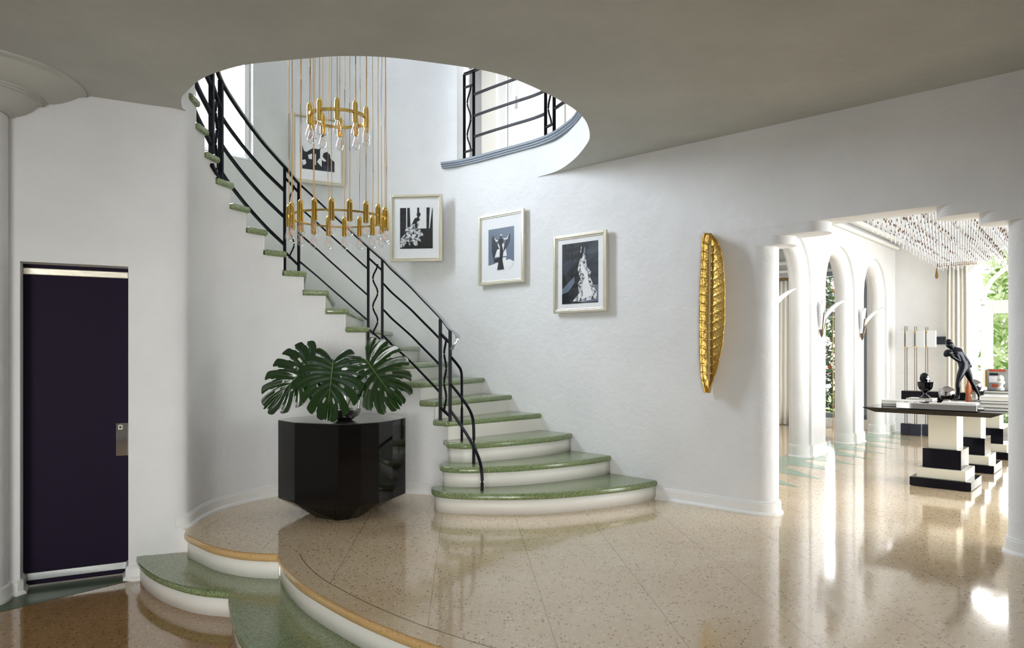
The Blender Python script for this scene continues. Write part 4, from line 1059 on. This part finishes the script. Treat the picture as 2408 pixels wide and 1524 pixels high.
# ------------------------------------------------------------------ three pedestal console table
T0 = Vector((3.31, 6.83)); DX = Vector((D.x, D.y, 0)); EX = Vector((E.x, E.y, 0)); TA = (DX, EX, Z3)
def TP(a, b, z=.74): p = T0+D*a+E*b; return Vector((p.x, p.y, z))
con = thing('console_table', 'long dark glass table on stepped black and cream pedestals in the bright far room', 'table', TP(.56, 1.7, 0))
top = [TP(0, 0), TP(1.12, 0), TP(1.12, 3.45), TP(0, 3.45)]
bot = [TP(.10, .05, .695), TP(1.02, .05, .695), TP(1.02, 3.40, .695), TP(.10, 3.40, .695)]
m = MB(); m.add([v for v in top]+[v-Vector((0, 0, .004)) for v in top]+bot, [(0, 1, 2, 3), (8, 11, 10, 9)]+[(i, (i+1) % 4, 4+(i+1) % 4, 4+i) for i in range(4)]+[(4+i, 4+(i+1) % 4, 8+(i+1) % 4, 8+i) for i in range(4)])
m.build('table_top', 'smoke', con)
for k in range(3):
    c = Vector((4.11, 6.85, 0))+EX*1.27*k
    ax2 = TA
    m = MB(); m.box(c+Z3*.045, (.50, .54, .08), TA); plinth = m.build('plinth', 'stonebox', con, bevel=.002)
    m = MB(); m.box(c+Z3*.130, (.40, .46, .09), TA); m.build('cream_tier', 'cream', con, bevel=.002)
    m = MB(); m.box(c+Z3*.265, (.315, .38, .18), TA); m.build('black_tier', 'stonebox', con, bevel=.002)
    m = MB(); m.box(c+Z3*.525, (.235, .30, .34), TA); m.build('shaft', 'cream', con, bevel=.002)

# things on the table, placed by (across, along)
def au(u, b):   # across position that is seen in column u at depth b
    k = (u-CU)/F; q = T0+E*b; return (k*q.y-q.x)/(D.x-k*D.y)
def book(label, a0, a1, b0, b1, z0, h, cover, rot=0, group='books on the long dark table'):
    c = (TP((a0+a1)/2, (b0+b1)/2, z0+h/2)); ca, sa = math.cos(rot), math.sin(rot)
    x = DX*ca+EX*sa; y = EX*ca-DX*sa; A = (x, y, Z3); w, d = a1-a0, b1-b0
    t_ = thing('book', label, 'book', (c.x, c.y, z0), group)
    m = MB(); m.box(c+Z3*(h/2-.002), (w, d, .004), A); m.box(c-Z3*(h/2-.002), (w, d, .004), A); m.box(c-x*(w/2-.003), (.006, d, h), A); m.build('cover', cover, t_)
    m = MB(); m.box(c, (w-.012, d-.01, h-.008), A); m.build('pages', 'page', t_)
    return z0+h
a_ = au(2077, .3)
z = book('dark book lying flat at the left tip of the table', a_, a_+.34, .24, .48, .74, .026, 'coverd')
z = book('pale book on top of the dark book at the left tip of the table', a_, a_+.33, .235, .47, z, .034, 'coverw')
tr = thing('tray', 'polished metal tray box along the near edge of the dark table', 'tray', TP(.6, .26, .74))
aL, aR = au(2111, .08), au(2300, .08)
m = MB(); m.box(TP((aL+aR)/2, .12, .77), (aR-aL, .19, .056), TA); m.build('tray_body', 'chrome', tr, bevel=.004)
m = MB(); m.tube([TP(aR+.0, .07, .765), TP(aR+.035, .08, .765), TP(aR+.035, .15, .765), TP(aR, .16, .765)], .010, 8); m.build('tray_handle', 'chrome', tr, smooth=True)
ZT_ = .799
zb = book('white magazine on the right end of the metal tray', au(2215, .06), au(2298, .06), .04, .205, ZT_, .016, 'coverw')
a_ = au(2128, .5); zu = book('grey book beneath the black urn', a_, a_+.24, .50, .72, .74, .05, 'coverg'); zu = book('white book directly under the black urn', a_+.01, a_+.24, .50, .72, zu, .022, 'coverw')
# stack at the right
zz = .74; aR2 = au(2305, .30)
for h, cv, lab in ((.03, 'coverd', 'thin dark book at the bottom of the right hand stack'), (.032, 'coverg', 'grey book second from the bottom of the right hand stack'), (.028, 'coverd', 'dark book third up in the right hand stack'), (.038, 'coverw', 'white topped book on the right hand stack')):
    zz = book(lab, aR2, aR2+.34, .26, .56, zz, h, cv)
zz2 = .74
for h, cv, lab in ((.13, 'coverg', 'thick grey book box behind the right hand stack'), (.026, 'coverd', 'dark book under the standing magazine'),):
    zz2 = book(lab, au(2318, .95), au(2318, .95)+.4, .82, 1.1, zz2, h, cv)
# black urn
ub = TP(au(2176, .60), .60, zu)
urn = thing('urn', 'black footed urn on the books with a small dark head behind it', 'urn', ub)
m = MB(); m.box(ub+Z3*.007, (.09, .09, .014), TA); m.lathe([(.001, .014), (.034, .014), (.03, .024), (.014, .034), (.013, .05), (.03, .066), (.055, .09), (.068, .12), (.069, .145), (.073, .15), (.073, .158), (.066, .158), (.06, .14), (.001, .09)], ub, 32)
m.build('urn_body', 'lacquer', urn, smooth=True, angle=40)
# small bust behind the urn
bb = TP(au(2175, .84), .84, .74)
bust = thing('bust', 'small dark head sculpture on a thin neck rising behind the black urn', 'sculpture', bb)
m = MB(); m.box(bb+Z3*.02, (.07, .07, .04), TA); m.lathe([(.02, .04), (.016, .15), (.014, .21)], bb, 14); m.build('stand', 'bronze', bust, smooth=True, angle=40)
m = MB(); hc = bb+Z3*.262; m.sphere(hc+Vector((-.004, 0, .008)), .042, 18, sz=1.05); m.sphere(hc+Vector((-.018, 0, -.02)), .028, 14, sz=1.1)
m.lathe([(.001, -.02), (.008, -.01), (.006, .01), (.001, .02)], hc+Vector((-.045, 0, -.006)), 8); m.sphere(hc+Vector((.022, 0, -.04)), .02, 10)
m.tube([hc+Vector((.0, 0, -.02)), hc+Vector((.03, 0, -.035)), hc+Vector((.052, 0, -.025))], [.014, .01, .004], 8); m.build('head', 'bronze', bust, smooth=True)
m = MB(); m.box(hc+Vector((.002, -.05, -.012)), (.008, .004, .06)); m.box(hc+Vector((.002, -.05, -.006)), (.034, .004, .006)); m.build('cross_ornament', 'chrome', bust)
# spheres
sb = TP(au(2227, .36), .36, .74)
sp = thing('sphere_ornament', 'large silver ball on a white ring between urn and bronze figure', 'ornament', sb, 'silver balls on the table')
m = MB(); m.sphere(sb+Z3*.135, .070, 32); m.build('ball', 'darkchrome', sp, smooth=True)
m = MB(); m.lathe([(.045, 0), (.045, .045), (.035, .06), (.03, .075), (.001, .075)], sb, 20); m.build('stand', 'marble', sp, smooth=True, angle=40)
sb = TP(au(2291, 1.10), 1.10, .74)
sp = thing('sphere_ornament', 'silver ball on a white pedestal behind the bronze leg', 'ornament', sb, 'silver balls on the table')
m = MB(); m.sphere(sb+Z3*.185, .066, 32); m.build('ball', 'darkchrome', sp, smooth=True)
m = MB(); m.lathe([(.05, 0), (.05, .05), (.03, .06), (.024, .09), (.034, .125), (.001, .125)], sb, 20); m.build('stand', 'marble', sp, smooth=True, angle=40)
# terracotta figure
tb = TP(au(2277, .86), .86, .74)
tf = thing('statuette', 'terracotta coloured statuette on a black block', 'sculpture', tb)
m = MB(); m.box(tb+Z3*.02, (.08, .07, .04), TA); m.build('plinth', 'ink', tf)
m = MB(); m.tube([tb+Z3*.04, tb+Z3*.10, tb+Z3*.17, tb+Z3*.22, tb+Z3*.26], [.03, .022, .026, .012, .01], 10); m.sphere(tb+Z3*.275, .018, 10); m.tube([tb+Vector((.0, 0, .2)), tb+Vector((.035, 0, .15)), tb+Vector((.02, -.02, .12))], .007, 6); m.build('figure', 'terra', tf, smooth=True)
# boxes at the back
m = MB(); pb = TP(au(2200, 1.5), 1.5, .74); m.box(pb+Z3*.05, (.62, .22, .10), TA); o = m.build('storage_box', 'stonebox', bevel=.004); tag(o, 'long low dark box lying behind the urn and silver ball', 'box')
gb = TP(au(2313, 1.25), 1.25, .74); bx = thing('gift_box', 'black box with a yellow band behind the bronze foot', 'box', gb)
m = MB(); m.box(gb+Z3*.065, (.13, .13, .13), TA); m.build('box_body', 'ink', bx, bevel=.003); m = MB(); m.box(gb+Z3*.085, (.134, .134, .014), TA); m.build('band', 'brass', bx)
mg = TP(au(2346, 1.0), 1.0, zz2); mo_ = thing('magazine', 'upright magazine with a rust coloured header at the right column', 'magazine', mg)
m = MB(); m.box(mg+Z3*.10, (.17, .012, .20), TA); m.build('cover', 'coverg', mo_)
m = MB(); m.box(mg+Z3*.185-EX*.007, (.13, .002, .022), TA); m.build('header', 'coverr', mo_)
m = MB(); m.box(mg+Z3*.10-EX*.007-DX*.03, (.08, .002, .06), TA, 'paper'); m.box(mg+Z3*.04-EX*.007-DX*.01, (.07, .002, .03), TA, 'coverr'); m.box(mg+Z3*.15-EX*.0072-DX*.03, (.07, .002, .02), TA, 'ink'); m.build('cover_pictures', None, mo_)
wb = TP(au(2353, .92), .92, zz2); wbu = MB(); wbu.lathe([(.03, 0), (.032, .02), (.018, .035), (.02, .05), (.038, .07), (.03, .09)], wb, 14); wbu.sphere(wb+Z3*.11, .028, 14, sz=1.2)
o = wbu.build('marble_bust', 'marble', smooth=True); tag(o, 'small pale marble bust in front of the upright magazine', 'sculpture')

# ------------------------------------------------------------------ bronze figure
Yst = 6.82
def SPt(u, v, dy=0): return Vector(((u-CU)/F*Yst, Yst+dy, CH-(v-HZ)*Yst/F))
zst = SPt(2245, 938).z
fig = thing('bronze_statue', 'dark bronze figure of a striding boxer leaning forward on the table books', 'sculpture', SPt(2270, 938))
sk = [  # joint: (u, v, dy, radius px)
 ('pel', 2268, 860, 0, 9.5), ('wst', 2261, 848, 0, 9.5), ('che', 2253, 834, 0, 12.5), ('sho', 2247, 824, 0, 9.5), ('nec', 2239, 818, 0, 4.8), ('hd1', 2234, 812, 0, 8.6), ('hd2', 2230, 805, 0, 9),
 ('la0', 2242, 829, -.05, 5.4), ('la1', 2250, 851, -.08, 4.2), ('la2', 2236, 842, -.09, 3.6), ('la3', 2227, 836, -.09, 3.4),
 ('ra0', 2260, 822, .05, 6.0), ('ra1', 2274, 838, .07, 4.6), ('ra2', 2281, 848, .06, 3.6), ('ra3', 2286, 857, .05, 2.6),
 ('ll0', 2262, 866, -.03, 8.4), ('ll1', 2254, 881, -.05, 7.6), ('ll2', 2247, 897, -.06, 4.6), ('ll3', 2248, 912, -.05, 5.0), ('ll4', 2250, 930, -.04, 2.9), ('ll5', 2249, 937, -.05, 2.9), ('ll6', 2237, 940, -.06, 2.0),
 ('rl0', 2274, 866, .03, 8.4), ('rl1', 2281, 880, .04, 7.6), ('rl2', 2287, 893, .05, 4.7), ('rl3', 2295, 907, .05, 4.8), ('rl4', 2304, 926, .04, 2.9), ('rl5', 2307, 933, .03, 2.8), ('rl6', 2301, 941, .0, 2.0)]
ed = [('pel', 'wst'), ('wst', 'che'), ('che', 'sho'), ('sho', 'nec'), ('nec', 'hd1'), ('hd1', 'hd2'), ('sho', 'la0'), ('la0', 'la1'), ('la1', 'la2'), ('la2', 'la3'), ('sho', 'ra0'), ('ra0', 'ra1'), ('ra1', 'ra2'), ('ra2', 'ra3'),
      ('pel', 'll0'), ('ll0', 'll1'), ('ll1', 'll2'), ('ll2', 'll3'), ('ll3', 'll4'), ('ll4', 'll5'), ('ll5', 'll6'), ('pel', 'rl0'), ('rl0', 'rl1'), ('rl1', 'rl2'), ('rl2', 'rl3'), ('rl3', 'rl4'), ('rl4', 'rl5'), ('rl5', 'rl6')]
ix = {s[0]: i for i, s in enumerate(sk)}; org = Vector(fig.location)
me = bpy.data.meshes.new('body'); me.from_pydata([tuple(SPt(s[1], s[2], s[3]*.6)-org) for s in sk], [(ix[a], ix[b]) for a, b in ed], [])
me.materials.append(M['bronze']); bo = bpy.data.objects.new('body', me); COL.objects.link(bo); bo.parent = fig
md = bo.modifiers.new('skin', 'SKIN'); md.use_smooth_shade = True
px = Yst/F
for i, s in enumerate(sk):
    r = s[4]*px*1.1; me.skin_vertices[0].data[i].radius = (r, r*(.8 if s[0] in ('che', 'wst', 'sho', 'pel') else 1)); me.skin_vertices[0].data[i].use_root = (i == 0)
bo.modifiers.new('sub', 'SUBSURF').levels = 2; bo.modifiers['sub'].render_levels = 2
m = MB(); g0 = SPt(2222, 830, -.055); m.sphere(g0, .040, 18, sz=.85); m.sphere(g0+Vector((-.02, 0, -.014)), .025, 12); m.sphere(g0+Vector((.022, -.01, -.022)), .018, 10); m.build('boxing_glove', 'bronze', fig, smooth=True)
m = MB()
hp_ = SPt(2286, 858, .03)
for k in range(5): m.tube([hp_+Vector((.0+.004*k-.008, 0, .004)), hp_+Vector((.003+.005*k-.008, -.002, -.014)), hp_+Vector((.004*k-.006, -.006, -.024-.002*(2-abs(k-2))))], [.0042, .0036, .0026], 6)
m.build('fingers', 'bronze', fig, smooth=True)
m = MB(); hh_ = SPt(2231, 806); m.sphere(hh_+Vector((0.002, .004, .010)), .030, 14, sz=.85); m.build('hair', 'bronze', fig, smooth=True)
m = MB(); hf = SPt(2228, 812, -.028); m.sphere(hf+Vector((.004, 0, 0)), .007, 8, sz=1.6); m.build('nose', 'bronze', fig, smooth=True)
m = MB(); m.box(SPt(2272, 943)+Vector((0, 0, -.012)), (.26, .15, .018), TA); m.build('base', 'bronze', fig)

# ------------------------------------------------------------------ floor lamp with three posts
LB = AR(3.42, .34)
fl = thing('floor_lamp', 'tall floor lamp with paired brass rods, white square shades and dark block feet', 'lamp', (LB.x, LB.y, 0))
for k, (w, s) in enumerate(((-.12, 0), (.02, -.03), (.155, .03))):
    p = AR(3.42+s, .36+w)
    m = MB(); m.box((p.x, p.y, .09), (.125 if k != 2 else .11, .12, .17), AX); m.build('foot', 'navy', fl, bevel=.004)
    for q in (-.014, .014):
        m = MB(); r_ = AR(3.42+s, .36+w+q); m.tube([(r_.x, r_.y, .17), (r_.x, r_.y, 1.66-.01*k)], .006, 8); m.build('rod', 'pewter', fl, smooth=True)
    m = MB(); m.box((p.x, p.y, 1.56), (.03, .04, .03), AX); m.box((p.x, p.y, 1.34), (.03, .04, .025), AX); m.build('bracket', 'brass', fl)
    for q in (-.07, .07) if k != 1 else (.07,):
        pp = AR(3.40+s, .36+w+q); m = MB(); m.box((pp.x, pp.y, 1.46), (.11, .09, .25), AX); m.build('shade', 'frost', fl, bevel=.003)

# ------------------------------------------------------------------ hanging glass rod canopy
ga = Vector((3.35, 6.85)); gb_ = Vector((6.35, 10.63)); gd_ = (gb_-ga).normalized(); gl_ = (gb_-ga).length; gp_ = Vector((gd_.y, -gd_.x))
cc = ga+gd_*2.4+gp_*1.2
cry = thing('crystal_canopy', 'wide ceiling canopy of hanging glass rods with amber beads', 'chandelier', (cc.x, cc.y, 3.0))
rods = []; rr = random.Random(11)
for i in range(46):
    for j in range(15):
        p = ga+gd_*(i*.105)+gp_*(.02+j*.17+(.035 if i % 2 else 0)); rods.append((p, 2.43+(.03 if i % 2 else 0)+rr.uniform(-.01, .01), .11))
        p2 = p+gd_*.05+gp_*.02; rods.append((p2, 2.50+rr.uniform(-.02, .02), .08))
def rodmesh(m, p, z, l):
    m.tube([(p.x, p.y, z), (p.x, p.y, z+l)], .0045, 5, 'frost'); m.tube([(p.x, p.y, z+l), (p.x, p.y, z+l+.026)], .0065, 6, 'bead')
    m.tube([(p.x, p.y, z+l+.028), (p.x, p.y, 2.86)], .0012, 3, 'steel')
def ru(p, z): return (CU+F*p.x/p.y, HZ-F*(z-CH)/p.y)
vis = [r for r in rods if 2035 < ru(r[0], r[1])[0] < 2362 and ru(r[0], r[1])[1] > 505]
vis.sort(key=lambda r: r[0].y); near = vis[:98]; ns = set(id(r) for r in near)
for r in near: m = MB(); rodmesh(m, *r); m.build('crystal_rod', None, cry)
m = MB()
for r in rods:
    if id(r) not in ns: rodmesh(m, *r)
tag(m.build('crystal_rods', None, cry), kind='stuff')
m = MB()
for j in range(16): a = ga+gp_*(.02+j*.17); b = a+gd_*4.9; m.tube([(a.x, a.y, 2.86), (b.x, b.y, 2.86)], .004, 4)
for i in range(0, 46, 1): a = ga+gd_*(i*.105); b = a+gp_*2.55; m.tube([(a.x, a.y, 2.865), (b.x, b.y, 2.865)], .003, 4)
for i in (2, 22, 42):
    for j in (1, 13): a = ga+gd_*i*.105+gp_*j*.17; m.tube([(a.x, a.y, 2.86), (a.x, a.y, 3.05)], .004, 5)
m.build('wire_frame', 'steel', cry)

# ------------------------------------------------------------------ lights
def area(name, loc, tgt, sx, sy, power, col=(1, 1, 1), spread=PI):
    l = bpy.data.lights.new(name, 'AREA'); l.shape = 'RECTANGLE'; l.size = sx; l.size_y = sy; l.energy = power; l.color = col; l.spread = spread
    o = bpy.data.objects.new(name, l); COL.objects.link(o); o.location = loc
    d = Vector(tgt)-Vector(loc); o.rotation_euler = d.to_track_quat('-Z', 'Y').to_euler(); return o
p = WW(wlen/2, .5); area('stair_window_daylight', (p.x, p.y, 4.5), (-.8, 5.6, 3.4), 1.6, 2.2, 490, (.80, .88, 1))
area('upper_hall_fill', (-.2, 5.0, 6.1), (-.6, 6.0, 3), 3.0, 2.2, 15, (.88, .93, 1))  # added fill light under the upper ceiling, no opening above it
area('gallery_fill', (1.0, 8.4, 6.1), (.0, 10.2, 4.0), 2.0, 2.0, 88, (.97, .98, 1), math.radians(110))  # added to brighten the gallery back wall, no source modelled
p = FS(-.1, .3); area('far_room_fill', (p.x, p.y, 1.6), (*AR(-.1, 0), 1.2), 6.2, 2.4, 225, (.97, .985, 1), math.radians(105))  # added outside unseen side openings to wash the far room out
p = EW(DC, .7); area('garden_door_daylight', (p.x, p.y, 1.5), (*AR(0, DC), .6), 1.8, 2.6, 130, (1, .99, .96))
p = EW(-.86, .35); area('passage_daylight', (p.x, p.y, 1.6), (*AR(0, -1.2), 1), .8, 2.3, 35, (1, 1, 1))
area('passage_area_light', (*AR(-1.0, -1.3), 3.0), (*AR(-1.0, -1.3), 0), 1.2, 4.0, 30, (1, .97, .93))  # downward area light just under the passage ceiling, no fixture modelled
area('foyer_fill', (.1, -3.3, 1.4), (-.4, 5, 1.0), 4.6, 1.5, 10, (.98, .98, 1))  # added soft foyer light from behind the camera, source unseen
area('stair_fill', (.7, -2.9, 1.2), (.2, 6.0, .3), 2.0, 1.4, 20, (1, 1, .98), math.radians(58))  # added frontal fill aimed at the stair risers
area('left_wall_fill', (-1.7, -2.9, 1.3), (-2.4, 5.0, .9), 1.6, 1.8, 22, (1, 1, .98), math.radians(56))  # added narrow beam brightening the left door wall, source invented
sun = bpy.data.lights.new('sun', 'SUN'); sun.energy = 7; sun.angle = .02; so = bpy.data.objects.new('sun', sun); COL.objects.link(so); so.rotation_euler = (math.radians(50), 0, math.radians(150))
w = bpy.data.worlds.new('sky'); S.world = w; w.use_nodes = True; nt = w.node_tree; nt.nodes.clear()
ou = nt.nodes.new('ShaderNodeOutputWorld'); bg = nt.nodes.new('ShaderNodeBackground'); sk_ = nt.nodes.new('ShaderNodeTexSky'); sk_.sky_type = 'HOSEK_WILKIE'
try: sk_.sun_direction = Vector((.3, .6, .7)).normalized(); sk_.turbidity = 4
except Exception: pass
mxn = nt.nodes.new('ShaderNodeMix'); mxn.data_type = 'RGBA'; mxn.inputs[0].default_value = .8; mxn.inputs[7].default_value = (1, 1, 1, 1)
nt.links.new(sk_.outputs[0], mxn.inputs[6]); nt.links.new(mxn.outputs[2], bg.inputs[0]); bg.inputs[1].default_value = 1.7; nt.links.new(bg.outputs[0], ou.inputs[0])

# ------------------------------------------------------------------ camera
cam = bpy.data.cameras.new('camera'); co = bpy.data.objects.new('camera', cam); COL.objects.link(co); S.camera = co
co.location = (0, 0, CH); co.rotation_euler = (PI/2, 0, 0)
cam.sensor_fit = 'HORIZONTAL'; cam.sensor_width = 36; cam.lens = 36*F/2408; cam.shift_x = 0; cam.shift_y = (HZ-762)/2408
cam.clip_start = .05; cam.clip_end = 200
S.view_settings.view_transform = 'Standard'; S.view_settings.look = 'None'; S.view_settings.gamma = 1; S.view_settings.exposure = 0
try: S.view_settings.use_curve_mapping = False
except Exception: pass
